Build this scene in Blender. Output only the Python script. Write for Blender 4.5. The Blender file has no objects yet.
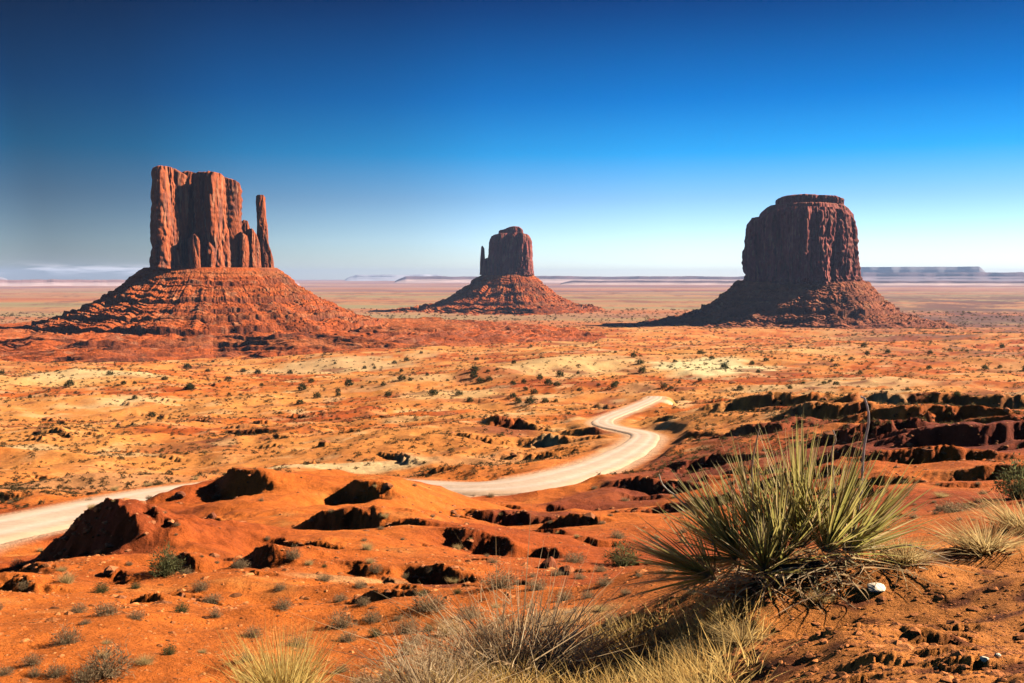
import bpy, math, random
import numpy as np
from math import radians, sin, cos, tan, pi

# ------------------------------------------------------------------ camera, sky, sun, exposure
S = bpy.context.scene
COL = S.collection
F = 1000.0                      # focal length in pixels (1024 wide)
PITCH = math.atan(64.5 / F)     # horizon sits 64.5 px above the middle
cam = bpy.data.cameras.new('camera')
cam.sensor_width = 36.0
cam.lens = F * 36.0 / 1024.0
cam.clip_start = 0.05
cam.clip_end = 200000.0
camo = bpy.data.objects.new('camera', cam)
COL.objects.link(camo)
camo.rotation_euler = (pi / 2 - PITCH, 0, 0)
S.camera = camo

SUN_AZ = 76.0                   # clockwise from the viewing direction
SUN_EL = 31.0
w = bpy.data.worlds.new('World')
S.world = w
w.use_nodes = True
nt = w.node_tree
nt.nodes.clear()
wo = nt.nodes.new('ShaderNodeOutputWorld')
bg = nt.nodes.new('ShaderNodeBackground')
sky = nt.nodes.new('ShaderNodeTexSky')
sky.sky_type = 'NISHITA'
sky.sun_disc = False
sky.sun_elevation = radians(SUN_EL)
sky.sun_rotation = radians(SUN_AZ)
sky.altitude = 1800
sky.air_density = 1.0
sky.dust_density = 0.3
sky.ozone_density = 3.0
bg.inputs['Strength'].default_value = 0.05
tc = nt.nodes.new('ShaderNodeTexCoord')
sep = nt.nodes.new('ShaderNodeSeparateXYZ')
nt.links.new(tc.outputs['Generated'], sep.inputs[0])
ramp = nt.nodes.new('ShaderNodeValToRGB')
mulc = nt.nodes.new('ShaderNodeMix')
mulc.data_type = 'RGBA'
mulc.blend_type = 'MULTIPLY'
mulc.inputs['Factor'].default_value = 1.0
nt.links.new(sep.outputs['Z'], ramp.inputs[0])
SKYRAMP = [(0.0, (1.8, 1.75, 1.85)), (0.035, (1.5, 1.7, 1.95)), (0.076, (.80, 1.15, 1.5)), (0.12, (.10, .92, 1.45)), (0.172, (.0, .56, 1.14)), (0.26, (.0, .18, .46)), (.42, (.12, .22, .42)), (1.0, (.30, .33, .45))]
cr = ramp.color_ramp
while len(cr.elements) < len(SKYRAMP):
    cr.elements.new(0.5)
for e, (p, c) in zip(cr.elements, SKYRAMP):
    e.position = p
    e.color = (*c, 1)
# the clear sky is polarised and darkest a quarter turn from the sun
az_d = nt.nodes.new('ShaderNodeVectorMath'); az_d.operation = 'DOT_PRODUCT'
az_d.inputs[1].default_value = (sin(radians(SUN_AZ)) * cos(radians(SUN_EL)), cos(radians(SUN_AZ)) * cos(radians(SUN_EL)), 0.1)
nt.links.new(tc.outputs['Generated'], az_d.inputs[0])
az_r = nt.nodes.new('ShaderNodeMapRange')
az_r.inputs['From Min'].default_value = -1.0; az_r.inputs['From Max'].default_value = 1.0
nt.links.new(az_d.outputs['Value'], az_r.inputs['Value'])
azramp = nt.nodes.new('ShaderNodeValToRGB')
AZR = [(0.0, 1.1), (.25, .9), (.42, .24), (.46, .33), (.50, .54), (.56, .70), (.60, .90), (.67, 1.0), (.8, .92), (1.0, .82)]
while len(azramp.color_ramp.elements) < len(AZR):
    azramp.color_ramp.elements.new(0.5)
for e, (p, c) in zip(azramp.color_ramp.elements, AZR):
    e.position = p
    e.color = (c, c, c, 1)
nt.links.new(az_r.outputs[0], azramp.inputs[0])
azm = nt.nodes.new('ShaderNodeMix'); azm.data_type = 'RGBA'; azm.blend_type = 'MULTIPLY'
azm.inputs['Factor'].default_value = 1.0
nt.links.new(sky.outputs[0], azm.inputs[6]); nt.links.new(azramp.outputs[0], azm.inputs[7])
nt.links.new(azm.outputs[2], mulc.inputs[6])
nt.links.new(ramp.outputs[0], mulc.inputs[7])
# thin far clouds just above the horizon, in the sky itself
mp = nt.nodes.new('ShaderNodeMapping')
mp.inputs['Scale'].default_value = (22, 22, 230)
nt.links.new(tc.outputs['Generated'], mp.inputs[0])
cn = nt.nodes.new('ShaderNodeTexNoise')
cn.inputs['Scale'].default_value = 1.0
cn.inputs['Detail'].default_value = 5
nt.links.new(mp.outputs[0], cn.inputs['Vector'])
cr2 = nt.nodes.new('ShaderNodeValToRGB')
cr2.color_ramp.elements[0].position = .45
cr2.color_ramp.elements[1].position = .60
nt.links.new(cn.outputs['Fac'], cr2.inputs[0])
band = nt.nodes.new('ShaderNodeValToRGB')
b = band.color_ramp
b.elements[0].position = 0.0; b.elements[0].color = (0, 0, 0, 1)
b.elements[1].position = 0.0065; b.elements[1].color = (1, 1, 1, 1)
e = b.elements.new(0.0125); e.color = (0, 0, 0, 1)
nt.links.new(sep.outputs['Z'], band.inputs[0])
side = nt.nodes.new('ShaderNodeMapRange')
side.inputs['From Min'].default_value = -.22
side.inputs['From Max'].default_value = -.36
nt.links.new(sep.outputs['X'], side.inputs['Value'])
m1 = nt.nodes.new('ShaderNodeMath'); m1.operation = 'MULTIPLY'
m2 = nt.nodes.new('ShaderNodeMath'); m2.operation = 'MULTIPLY'
nt.links.new(cr2.outputs[0], m1.inputs[0]); nt.links.new(band.outputs[0], m1.inputs[1])
nt.links.new(m1.outputs[0], m2.inputs[0]); nt.links.new(side.outputs[0], m2.inputs[1])
cmix = nt.nodes.new('ShaderNodeMix'); cmix.data_type = 'RGBA'
nt.links.new(m2.outputs[0], cmix.inputs['Factor'])
nt.links.new(mulc.outputs[2], cmix.inputs[6])
cmix.inputs[7].default_value = (10.5, 9.8, 10.0, 1)
nt.links.new(cmix.outputs[2], bg.inputs[0])
nt.links.new(bg.outputs[0], wo.inputs[0])

sl = bpy.data.lights.new('sun', 'SUN')
sl.energy = 5.0
sl.angle = radians(0.5)
sl.color = (1.0, 0.93, 0.82)
so = bpy.data.objects.new('sun', sl)
COL.objects.link(so)
so.rotation_euler = (radians(90 - SUN_EL), 0, radians(180 - SUN_AZ) + 0)
# lamp shines along -Z; tilt then turn so that it comes from azimuth SUN_AZ
so.rotation_euler = (radians(90 - SUN_EL), 0, radians(-SUN_AZ + 180))
so.location = (60, 20, 60)

S.view_settings.view_transform = 'Standard'
S.view_settings.look = 'None'
S.view_settings.gamma = 1.0
S.view_settings.use_curve_mapping = False
S.view_settings.exposure = 1.1
S.cycles.max_bounces = 5
S.cycles.diffuse_bounces = 0
S.cycles.volume_bounces = 0
S.cycles.use_denoising = True

rng = np.random.default_rng(7)
R_ = random.Random(5)

# ------------------------------------------------------------------ noise
_P = np.random.default_rng(3).permutation(256).astype(np.int32)
_P = np.concatenate([_P, _P, _P])
_G = np.random.default_rng(4).normal(size=(256, 3)).astype(np.float32)
_G /= np.linalg.norm(_G, axis=1)[:, None]


def perlin(x, y, z=None):
    x = np.asarray(x, dtype=np.float64); y = np.asarray(y, dtype=np.float64)
    z = np.zeros_like(x) + .37 if z is None else np.asarray(z, dtype=np.float64) + 0 * x
    x = x + 0 * z; y = y + 0 * x
    xi = np.floor(x); yi = np.floor(y); zi = np.floor(z)
    xf = (x - xi).astype(np.float32); yf = (y - yi).astype(np.float32); zf = (z - zi).astype(np.float32)
    xi = xi.astype(np.int64) & 255; yi = yi.astype(np.int64) & 255; zi = zi.astype(np.int64) & 255
    u = xf * xf * xf * (xf * (xf * 6 - 15) + 10)
    v = yf * yf * yf * (yf * (yf * 6 - 15) + 10)
    s = zf * zf * zf * (zf * (zf * 6 - 15) + 10)

    def g(i, j, k):
        h = _P[_P[_P[(xi + i) & 255] + ((yi + j) & 255)] + ((zi + k) & 255)]
        gr = _G[h]
        return gr[..., 0] * (xf - i) + gr[..., 1] * (yf - j) + gr[..., 2] * (zf - k)
    a = g(0, 0, 0); b = g(1, 0, 0); c = g(0, 1, 0); d = g(1, 1, 0)
    e = g(0, 0, 1); f = g(1, 0, 1); gg = g(0, 1, 1); h = g(1, 1, 1)
    l1 = a + u * (b - a); l2 = c + u * (d - c); l3 = e + u * (f - e); l4 = gg + u * (h - gg)
    m1 = l1 + v * (l2 - l1); m2 = l3 + v * (l4 - l3)
    return (m1 + s * (m2 - m1)) * 1.5


def fbm(x, y, z=None, o=4, g=.5):
    t = 0; a = 1
    for i in range(o):
        k = 2.03 ** i
        t = t + a * perlin(x * k + 11.3 * i, y * k + 5.1 * i, None if z is None else z * k)
        a *= g
    return t


def sst(a, b, x):
    t = np.clip((x - a) / (b - a), 0, 1)
    return t * t * (3 - 2 * t)


# ------------------------------------------------------------------ object helpers
def mk(name, V, Fc, mat, parent=None, col=None, smooth=False):
    """V (n,3); Fc = array (m,k) or list of such arrays; col (n,3) vertex base colour"""
    if not isinstance(Fc, (list, tuple)):
        Fc = [Fc]
    V = np.asarray(V, dtype=np.float32)
    me = bpy.data.meshes.new(name)
    tot = sum(f.size for f in Fc)
    nf = sum(len(f) for f in Fc)
    me.vertices.add(len(V)); me.vertices.foreach_set('co', V.ravel())
    me.loops.add(tot); me.loops.foreach_set('vertex_index', np.concatenate([f.ravel() for f in Fc]).astype(np.int32))
    me.polygons.add(nf)
    starts = []; s0 = 0
    for f in Fc:
        starts.append(s0 + np.arange(len(f)) * f.shape[1]); s0 += f.size
    me.polygons.foreach_set('loop_start', np.concatenate(starts).astype(np.int32))
    me.update(calc_edges=True)
    me.validate()
    me.polygons.foreach_set('use_smooth', np.full(len(me.polygons), smooth))
    if col is not None:
        ca = me.color_attributes.new('tint', 'FLOAT_COLOR', 'POINT')
        c4 = np.ones((len(V), 4), np.float32); c4[:, :3] = col
        ca.data.foreach_set('color', c4.ravel())
    if mat:
        me.materials.append(mat)
    o = bpy.data.objects.new(name, me)
    COL.objects.link(o)
    if parent:
        o.parent = parent
    return o


def gridfaces(nr, nc, wrap=False):
    i = np.arange(nr - 1)[:, None]; j = np.arange(nc if wrap else nc - 1)[None, :]
    j2 = (j + 1) % nc
    return np.stack([i * nc + j, i * nc + j2, (i + 1) * nc + j2, (i + 1) * nc + j], -1).reshape(-1, 4)


def tag(o, label=None, cat=None, group=None, kind=None):
    if label: o['label'] = label
    if cat: o['category'] = cat
    if group: o['group'] = group
    if kind: o['kind'] = kind
    return o


def empty(name, loc=(0, 0, 0), rz=0):
    o = bpy.data.objects.new(name, None)
    o.empty_display_size = .2
    COL.objects.link(o); o.location = loc; o.rotation_euler = (0, 0, rz)
    return o


def copy_tree(o, parent=None):
    c = o.copy(); COL.objects.link(c)
    if parent: c.parent = parent
    for ch in list(KIDS.get(o.name, [])):
        copy_tree(ch, c)
    return c


KIDS = {}


# ------------------------------------------------------------------ materials
def material(name, color=(.5, .5, .5), tint=False, rough=.95, scales=((1.0, .3),), bump=None, vary=None, stretch=None, trans=0, spec=.15):
    """tint: base colour from the mesh's own colour attribute. scales: (noise scale, strength) pairs that vary the colour.
    bump: list of (scale, distance)"""
    m = bpy.data.materials.new(name); m.use_nodes = True
    n = m.node_tree; L = n.links
    bs = n.nodes['Principled BSDF']
    bs.inputs['Roughness'].default_value = rough
    bs.inputs['Specular IOR Level'].default_value = spec
    co = n.nodes.new('ShaderNodeTexCoord')
    vec = co.outputs['Object']
    if stretch:
        mp = n.nodes.new('ShaderNodeMapping'); mp.inputs['Scale'].default_value = stretch
        L.new(vec, mp.inputs[0]); vec2 = mp.outputs[0]
    else:
        vec2 = vec
    if tint:
        at = n.nodes.new('ShaderNodeAttribute'); at.attribute_name = 'tint'; cur = at.outputs['Color']
    else:
        rg = n.nodes.new('ShaderNodeRGB'); rg.outputs[0].default_value = (*color, 1); cur = rg.outputs[0]
    for i, (sc, st) in enumerate(scales):
        nz = n.nodes.new('ShaderNodeTexNoise'); nz.inputs['Scale'].default_value = sc; nz.inputs['Detail'].default_value = 6
        nz.inputs['Roughness'].default_value = .65
        L.new(vec2, nz.inputs['Vector'])
        mr = n.nodes.new('ShaderNodeMapRange')
        mr.inputs['From Min'].default_value = .3; mr.inputs['From Max'].default_value = .7
        mr.inputs['To Min'].default_value = 1 - st; mr.inputs['To Max'].default_value = 1 + st
        L.new(nz.outputs['Fac'], mr.inputs['Value'])
        mx = n.nodes.new('ShaderNodeVectorMath'); mx.operation = 'SCALE'
        L.new(cur, mx.inputs[0]); L.new(mr.outputs[0], mx.inputs['Scale'])
        cur = mx.outputs[0]
    L.new(cur, bs.inputs['Base Color'])
    if bump:
        prev = None
        for sc, dist in bump:
            nz = n.nodes.new('ShaderNodeTexNoise'); nz.inputs['Scale'].default_value = sc; nz.inputs['Detail'].default_value = 8
            nz.inputs['Roughness'].default_value = .7
            L.new(vec2, nz.inputs['Vector'])
            bp = n.nodes.new('ShaderNodeBump'); bp.inputs['Distance'].default_value = dist; bp.inputs['Strength'].default_value = 1
            L.new(nz.outputs['Fac'], bp.inputs['Height'])
            if prev: L.new(prev, bp.inputs['Normal'])
            prev = bp.outputs[0]
        L.new(prev, bs.inputs['Normal'])
    if trans:
        tr = n.nodes.new('ShaderNodeBsdfTranslucent'); L.new(cur, tr.inputs['Color'])
        ms = n.nodes.new('ShaderNodeMixShader'); ms.inputs[0].default_value = trans
        out = n.nodes['Material Output']
        L.new(bs.outputs[0], ms.inputs[1]); L.new(tr.outputs[0], ms.inputs[2]); L.new(ms.outputs[0], out.inputs['Surface'])
    return m


M_ground = material('red_soil', tint=True, scales=((.9, .22), (9, .22)), bump=[(1.2, .22), (16.0, .035)])
M_road = material('graded_dirt', tint=True, scales=((.25, .12), (1.5, .08)), bump=[(1.5, .05)])
M_talus = material('talus_rubble', tint=True, scales=((.05, .25), (.35, .35)), bump=[(.12, 3.0), (.5, 1.0)])
M_cliff = material('cliff_sandstone', tint=True, scales=((.05, .30), (.3, .25)), bump=[(.10, 3.0), (.5, .8)], stretch=(1, 1, .22))
M_far = material('far_rock', tint=True, scales=((.002, .2),))
M_plant = material('dry_foliage', tint=True, scales=((6, .2),), trans=.55)
M_yucca = material('yucca_leaf', tint=True, rough=.55, scales=((12, .15),), trans=.42, spec=.35)
M_stone = material('stone', tint=True, scales=((8, .25),), bump=[(14, .03)])
M_wstone = material('white_stone', color=(.90, .72, .48), scales=((30, .2),), bump=[(40, .004)])

# ------------------------------------------------------------------ view maths (used to find where things stand)
cp, sp = cos(PITCH), sin(PITCH)


def ray(px, py):
    a = (px - 512) / F; b = (341.5 - py) / F
    d = np.array([a, cp + b * sp, -sp + b * cp])
    h = math.hypot(d[0], d[1])
    return d / h            # unit horizontal length


def slope_at(px, py):
    return -ray(px, py)[2]   # drop per horizontal metre


# ------------------------------------------------------------------ terrain: large form
COLS = {
    -150: [(760, 5), (683, 8), (640, 12), (600, 19), (585, 27), (578, 38), (583, 50), (530, 76), (480, 130), (440, 230), (400, 420), (375, 800), (363, 1150), (352, 1500)],
    0: [(760, 5), (683, 8), (640, 12), (600, 19), (580, 30), (566, 42), (560, 52), (556, 62), (530, 80), (480, 130), (440, 230), (400, 420), (375, 800), (363, 1150), (352, 1500)],
    110: [(760, 4.8), (683, 7.8), (640, 11.5), (600, 18), (565, 31), (538, 46), (520, 60), (526, 72), (502, 92), (480, 125), (440, 225), (400, 415), (375, 800), (363, 1150), (352, 1500)],
    200: [(760, 4.6), (683, 7.5), (640, 11), (600, 17.5), (560, 30), (530, 46), (507, 62), (484, 76), (502, 90), (488, 104), (474, 130), (440, 220), (400, 410), (375, 800), (363, 1150), (352, 1500)],
    300: [(760, 4.3), (683, 7), (640, 10), (600, 17), (560, 29), (525, 46), (490, 64), (466, 82), (488, 98), (484, 112), (466, 140), (440, 205), (400, 390), (378, 680), (364, 1080), (352, 1480)],
    400: [(760, 3.9), (683, 6.2), (640, 9.2), (600, 15.5), (560, 28), (520, 46), (484, 64), (463, 80), (490, 94), (484, 108), (468, 125), (440, 175), (400, 350), (380, 560), (363, 950), (350, 1450)],
    445: [(760, 3.8), (683, 5.8), (640, 8.7), (600, 15), (560, 28), (525, 46), (494, 63), (469, 79), (492, 92), (470, 112), (440, 167), (400, 328), (380, 530), (360, 910), (346, 1550)],
    475: [(760, 3.8), (683, 5.7), (640, 8.5), (600, 15), (560, 28), (525, 46), (500, 63), (489, 76), (487, 90), (470, 112), (440, 165), (400, 320), (380, 520), (360, 900), (346, 1550)],
    520: [(760, 3.6), (683, 5.2), (640, 8.0), (600, 14.5), (560, 28), (520, 50), (480, 92), (440, 160), (400, 300), (380, 480), (360, 850), (345, 1500)],
    600: [(760, 3.1), (683, 4.6), (645, 6.3), (600, 13), (560, 27), (520, 49), (480, 90), (440, 150), (400, 280), (380, 450), (360, 800), (342, 1500)],
    680: [(760, 2.6), (683, 3.9), (640, 4.6), (615, 5.4), (600, 7.5), (575, 15), (555, 27), (520, 47), (480, 84), (440, 140), (400, 250), (380, 420), (360, 780), (340, 1500)],
    760: [(760, 2.5), (683, 3.5), (620, 4.4), (575, 5.3), (565, 7), (560, 12), (550, 25), (515, 44), (470, 75), (435, 120), (400, 230), (380, 400), (358, 760), (338, 1500)],
    880: [(760, 2.5), (683, 3.3), (620, 4.2), (560, 5.6), (549, 7), (543, 12), (525, 22), (490, 38), (460, 62), (420, 110), (395, 210), (375, 400), (355, 800), (336, 1600)],
    1024: [(760, 2.5), (683, 3.2), (620, 4.1), (560, 5.7), (538, 7.5), (532, 12), (510, 24), (485, 36), (460, 58), (420, 105), (395, 200), (375, 400), (355, 800), (338, 1600)],
    1200: [(760, 2.5), (683, 3.2), (620, 4.1), (560, 5.7), (536, 7.5), (530, 12), (510, 24), (485, 36), (460, 58), (420, 105), (395, 200), (375, 400), (355, 800), (338, 1600)],
}
LN = np.linspace(math.log(.2), math.log(60000), 900)
pxs = np.arange(-260, 1281, 20)
tab = []
keys = sorted(COLS)
for k in keys:
    d = [.2, 1.2]; H = [1.62, 1.62]
    for (y, D) in COLS[k]:
        d.append(D); H.append(D * slope_at(k, y))
    d += [2600, 60000]; H += [115, 115]
    tab.append(np.interp(LN, np.log(d), H))
tab = np.array(tab)
T = np.array([[np.interp(p, keys, tab[:, j]) for p in pxs] for j in range(len(LN))])     # (logD, px)
# work on log H for even smoothing
T = np.log(T)


def blur(A, n, axis):
    k = np.exp(-np.linspace(-2, 2, 2 * n + 1) ** 2); k /= k.sum()
    P = np.concatenate([np.repeat(np.take(A, [0], axis), n, axis), A, np.repeat(np.take(A, [-1], axis), n, axis)], axis)
    return np.apply_along_axis(lambda v: np.convolve(v, k, 'valid'), axis, P)


T = blur(T, 3, 0)
T = blur(T, 2, 1)


def base_H(X, Y):
    r = np.maximum(np.hypot(X, Y), .21)
    az = np.clip(np.arctan2(X, Y), -radians(36), radians(36))
    px = np.clip(512 + F * np.tan(az), -259, 1279)
    fj = (px + 260) / 20; j = np.clip(fj.astype(int), 0, len(pxs) - 2); fj = fj - j
    fi = (np.log(r) - LN[0]) / (LN[1] - LN[0]); i = np.clip(fi.astype(int), 0, len(LN) - 2); fi = np.clip(fi - i, 0, 1)
    v = (T[i, j] * (1 - fi) + T[i + 1, j] * fi) * (1 - fj) + (T[i, j + 1] * (1 - fi) + T[i + 1, j + 1] * fi) * fj
    return np.exp(v)


def base_hit(px, py, lift=0.0, d0=2.0, d1=4000):
    r = ray(px, py)
    D = np.exp(np.linspace(math.log(d0), math.log(d1), 3000))
    g = -base_H(r[0] * D, r[1] * D) + lift - r[2] * D
    s = np.where(g > 0)[0]
    k = s[0] if len(s) else len(D) - 1
    return r[0] * D[k], r[1] * D[k], D[k]


# polar sheet
az_in = np.arange(-31.5, 31.5001, 0.056)
az_l = -31.5 - np.cumsum(np.minimum(.06 * 1.045 ** np.arange(1, 200), 4.0)); az_l = az_l[az_l > -178][::-1]
az_r = 31.5 + np.cumsum(np.minimum(.06 * 1.045 ** np.arange(1, 200), 4.0)); az_r = az_r[az_r < 178]
AZ = np.radians(np.concatenate([[-180], az_l, az_in, az_r]))
rr = [0.25]
while rr[-1] < 42000:
    D = rr[-1]
    q = .02 if D < 2.5 else .0052 if D < 12 else .0048 if D < 22 else .0036 if D < 240 else .0058 if D < 900 else .012 if D < 3500 else .02 if D < 9000 else .06
    rr.append(D * (1 + q))
RR = np.array(rr)
NR, NC = len(RR), len(AZ)
Rg, Ag = np.meshgrid(RR, AZ, indexing='ij')
X = Rg * np.sin(Ag); Y = Rg * np.cos(Ag)
LR = np.log(RR)
print('terrain', NR, NC)
Z = -base_H(X, Y)

# ------------------------------------------------------------------ road line
road_pd = [(-170, 60), (-60, 72), (0, 80), (60, 86), (110, 92), (165, 101), (250, 109), (330, 109), (400, 103), (440, 97), (480, 93), (530, 94), (565, 99), (592, 108), (622, 124), (642, 144), (643, 160), (622, 176), (605, 190), (603, 206), (618, 224), (634, 240), (645, 256), (652, 272), (655, 288)]
rp = np.array([[ray(a, 480)[0] * b, ray(a, 480)[1] * b] for a, b in road_pd])
tt = np.arange(len(rp))
td = np.linspace(0, len(rp) - 1, 700)


def spline(P, t):
    i = np.clip(t.astype(int), 0, len(P) - 2); f = (t - i)[:, None]
    p0 = P[np.maximum(i - 1, 0)]; p1 = P[i]; p2 = P[i + 1]; p3 = P[np.minimum(i + 2, len(P) - 1)]
    return .5 * (2 * p1 + (p2 - p0) * f + (2 * p0 - 5 * p1 + 4 * p2 - p3) * f ** 2 + (3 * p1 - p0 - 3 * p2 + p3) * f ** 3)


RP = spline(rp, td)
seg = np.r_[0, np.cumsum(np.hypot(*np.diff(RP, axis=0).T))]
st = np.arange(0, seg[-1], .8)
RP = np.stack([np.interp(st, seg, RP[:, 0]), np.interp(st, seg, RP[:, 1])], 1)
k = np.hanning(21); k /= k.sum()
RP = np.stack([np.convolve(np.pad(RP[:, i], 10, 'edge'), k, 'valid') for i in (0, 1)], 1)
RZ = -base_H(RP[:, 0], RP[:, 1])
k = np.ones(25) / 25
RZ = np.convolve(np.pad(RZ, 12, 'edge'), k, 'valid')
ROADW = np.interp(st, [0, seg[-1] * .25, seg[-1] * .5, seg[-1] * .8, seg[-1]], [5.0, 3.4, 2.3, 2.1, 1.9])   # half widths
# distance from every nearby sheet vertex to the road line
rowsel = (RR > 25) & (RR < 420)
colsel = np.abs(AZ) < radians(40)
ii = np.where(rowsel)[0]; jj = np.where(colsel)[0]
sub = np.ix_(ii, jj)
RD = np.full(X.shape, 1e3); RH = np.zeros(X.shape); RW = np.full(X.shape, 5.0)
xs = X[sub]; ys = Y[sub]
best = np.full(xs.shape, 1e9); bi = np.zeros(xs.shape, int)
step = 6
coarse = RP[::step]
for q, (a, b_) in enumerate(coarse):
    d = (xs - a) ** 2 + (ys - b_) ** 2
    m = d < best
    best[m] = d[m]; bi[m] = q * step
for off in range(-5, 6):
    idx = np.clip(bi + off, 0, len(RP) - 1)
    d = (xs - RP[idx, 0]) ** 2 + (ys - RP[idx, 1]) ** 2
    m = d < best
    best[m] = d[m]
    if off == -5: bfin = bi.copy()
    bfin[m] = idx[m]
RD[sub] = np.sqrt(best); RH[sub] = RZ[bfin]; RW[sub] = ROADW[bfin]
roadfree = sst(RW * 1.0, RW * 1.0 + 5, RD)        # 0 on the road, 1 away from it

# ------------------------------------------------------------------ relief noise, each octave only where the sheet can carry it
relief = np.zeros_like(Z)
lam = 0.07
k = 0
while lam < 700:
    lo = Rg * .011; hi = Rg * 1.1
    m = sst(1.0, 2.0, lam / lo) * (1 - sst(.7, 1.3, lam / hi))
    c = .050 if lam < 1 else .060 if lam < 5 else .075 if lam < 28 else .055 if lam < 60 else .028
    if m.max() > 0:
        rsel = np.where(m.max(1) > 0)[0]
        a, b_ = rsel[0], rsel[-1] + 1
        n = perlin(X[a:b_] / lam + 17.7 * k, Y[a:b_] / lam - 9.1 * k)
        if lam > 2:
            n2 = .35 - np.abs(perlin(X[a:b_] / lam * 1.1 + 3.7 * k, Y[a:b_] / lam * 1.1 + 19.1 * k)) * 1.6
            n = .5 * n + .5 * n2
        relief[a:b_] += m[a:b_] * n * lam * c
    lam *= 1.75; k += 1
smoothzone = .55 + .45 * sst(-.2, .3, perlin(X / 23, Y / 23, .9 + 0 * X))
relief *= np.where(Rg < 70, smoothzone * .9, 1)
relief *= np.where(Rg > 2500, .35, 1) * (1 + 1.2 * (1 - sst(6, 11, Rg)) * sst(.3, 1.2, Rg))
Z += relief * roadfree

# ------------------------------------------------------------------ eroded mounds and ledges with a steep side
rockmask = np.zeros_like(Z)
dirtlist = []


def mound(x, y, h, wid, back, face=225, steep=1.6, jag=.25, seed=0, rock=.6, power=3, curl=.15, cf=.5):
    """crest centred on x,y; the steep side's normal points to azimuth face"""
    D = math.hypot(x, y); a0 = math.atan2(x, y)
    ext = max(wid * 1.7, back * 2.6, h * 2) + 1
    i0, i1 = np.searchsorted(RR, [max(D - ext, .3), D + ext])
    da = ext / D
    j0, j1 = np.searchsorted(AZ, [a0 - da, a0 + da])
    if i1 <= i0 or j1 <= j0: return
    sl_ = (slice(i0, i1), slice(j0, j1))
    xx = X[sl_] - x; yy = Y[sl_] - y
    fa = radians(face); nx, ny = sin(fa), cos(fa)
    n = xx * nx + yy * ny; l = xx * ny - yy * nx
    W1 = .5 * fbm(l / wid * 1.4 + seed, n / wid * 1.4 + seed * 1.7, o=4, g=.55)
    W2 = .5 * fbm(l / wid * 1.4 - seed, n / wid * 1.4 + 31 + seed, o=4, g=.55)
    n = n + jag * wid * 1.5 * W1 + (.12 * wid * jag) * np.abs(perlin(l / wid * 9 + seed, n / wid * 1.2))
    l = l + jag * wid * 1.2 * W2
    n = n + curl * wid * (l / wid) ** 2
    Lf = h / steep
    hh = h * (1 + .35 * W1 + .3 * W2)
    lateral = np.exp(-np.abs(l / wid) ** power)
    gb = np.exp(-np.abs(np.clip(-n, 0, None) / back) ** 1.5)
    gf = np.clip(n / Lf, 0, 1) ** .85
    up = np.where(n <= 0, gb, 1 - gf)
    down = gf * np.exp(-np.abs(np.clip(n - Lf, 0, None) / (back * .8)) ** 1.6)
    Z[sl_] += hh * lateral * roadfree[sl_] * ((1 - cf) * up - cf * down)
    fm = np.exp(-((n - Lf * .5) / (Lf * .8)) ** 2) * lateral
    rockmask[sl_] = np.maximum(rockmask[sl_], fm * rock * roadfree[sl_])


def moundp(px, py, hp, wp, back=2.2, face=225, steep=1.6, d0=15, **kw):
    """size in pixels at its own distance, turned into metres"""
    x, y, D = base_hit(px, py + hp * .9 * (1 - kw.get('cf', .5)), d0=d0)
    k_ = D / F
    mound(x, y, hp * k_, wp * k_, back * wp * k_, face, steep, seed=px * .37 + py * .11, **kw)


# foreground badland mounds (px, py of crest, height, half width)
moundp(105, 528, 84, 100, back=1.2, face=226, steep=1.25, power=4, jag=.22, d0=35, cf=.50)
moundp(206, 504, 30, 30, back=1.84, face=238, steep=1.5, jag=.3, d0=40, cf=.68)
moundp(165, 488, 34, 34, back=1.61, face=218, steep=1.8, d0=40, cf=.68)
moundp(243, 478, 34, 40, back=1.61, face=218, steep=1.7, d0=40, cf=.68)
moundp(362, 474, 32, 32, back=1.84, face=215, steep=2.0, d0=40, cf=.68)
moundp(335, 504, 66, 62, back=1.84, face=214, steep=2.0, d0=30, cf=.68)
moundp(262, 554, 44, 40, back=2.30, face=228, steep=1.8, cf=.68)
moundp(150, 520, 70, 50, back=1.15, face=238, steep=1.7, d0=20, cf=.68)
moundp(185, 556, 34, 30, back=1.61, face=235, steep=1.6, cf=.68)
moundp(510, 497, 28, 62, back=1.61, face=222, steep=1.1, rock=1, jag=.4, d0=40, cf=.68)
moundp(455, 508, 14, 30, back=1.84, face=215, steep=1.8, rock=1, d0=40, cf=.68)
moundp(560, 515, 18, 44, back=1.38, face=225, steep=1.3, rock=1, jag=.4, cf=.68)
moundp(445, 566, 22, 44, back=1.84, face=215, steep=1.4, rock=1, cf=.68)
moundp(548, 545, 22, 20, back=2.30, face=240, steep=2.2, rock=1, cf=.68)
moundp(30, 570, 44, 60, back=1.2, face=226, steep=1.4, rock=.5, power=4, jag=.2, cf=.68)
moundp(30, 590, 12, 50, back=2.30, face=210, steep=1, rock=.2, cf=.68)
moundp(110, 600, 12, 40, back=2.30, face=222, steep=1.4, rock=.4, cf=.68)
for q in range(60):
    px = R_.uniform(-60, 660); py = R_.uniform(488, 625)
    hp = R_.uniform(3, 11) * (.6 + (py - 480) / 160)
    moundp(px, py, hp, hp * R_.uniform(2.2, 5), back=R_.uniform(1.5, 3), face=R_.uniform(205, 240), steep=R_.uniform(.7, 1.9), rock=R_.uniform(.1, .7), jag=.4, curl=R_.uniform(0, .3), cf=.68)
moundp(60, 520, 40, 60, back=1.6, face=224, steep=1.3, rock=.6, jag=.3, d0=30, cf=.6)
moundp(300, 545, 22, 50, back=1.6, face=218, steep=1.3, rock=.5, jag=.3, cf=.6)
moundp(400, 520, 20, 60, back=1.6, face=222, steep=1.1, rock=.5, jag=.3, d0=30, cf=.6)
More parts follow.
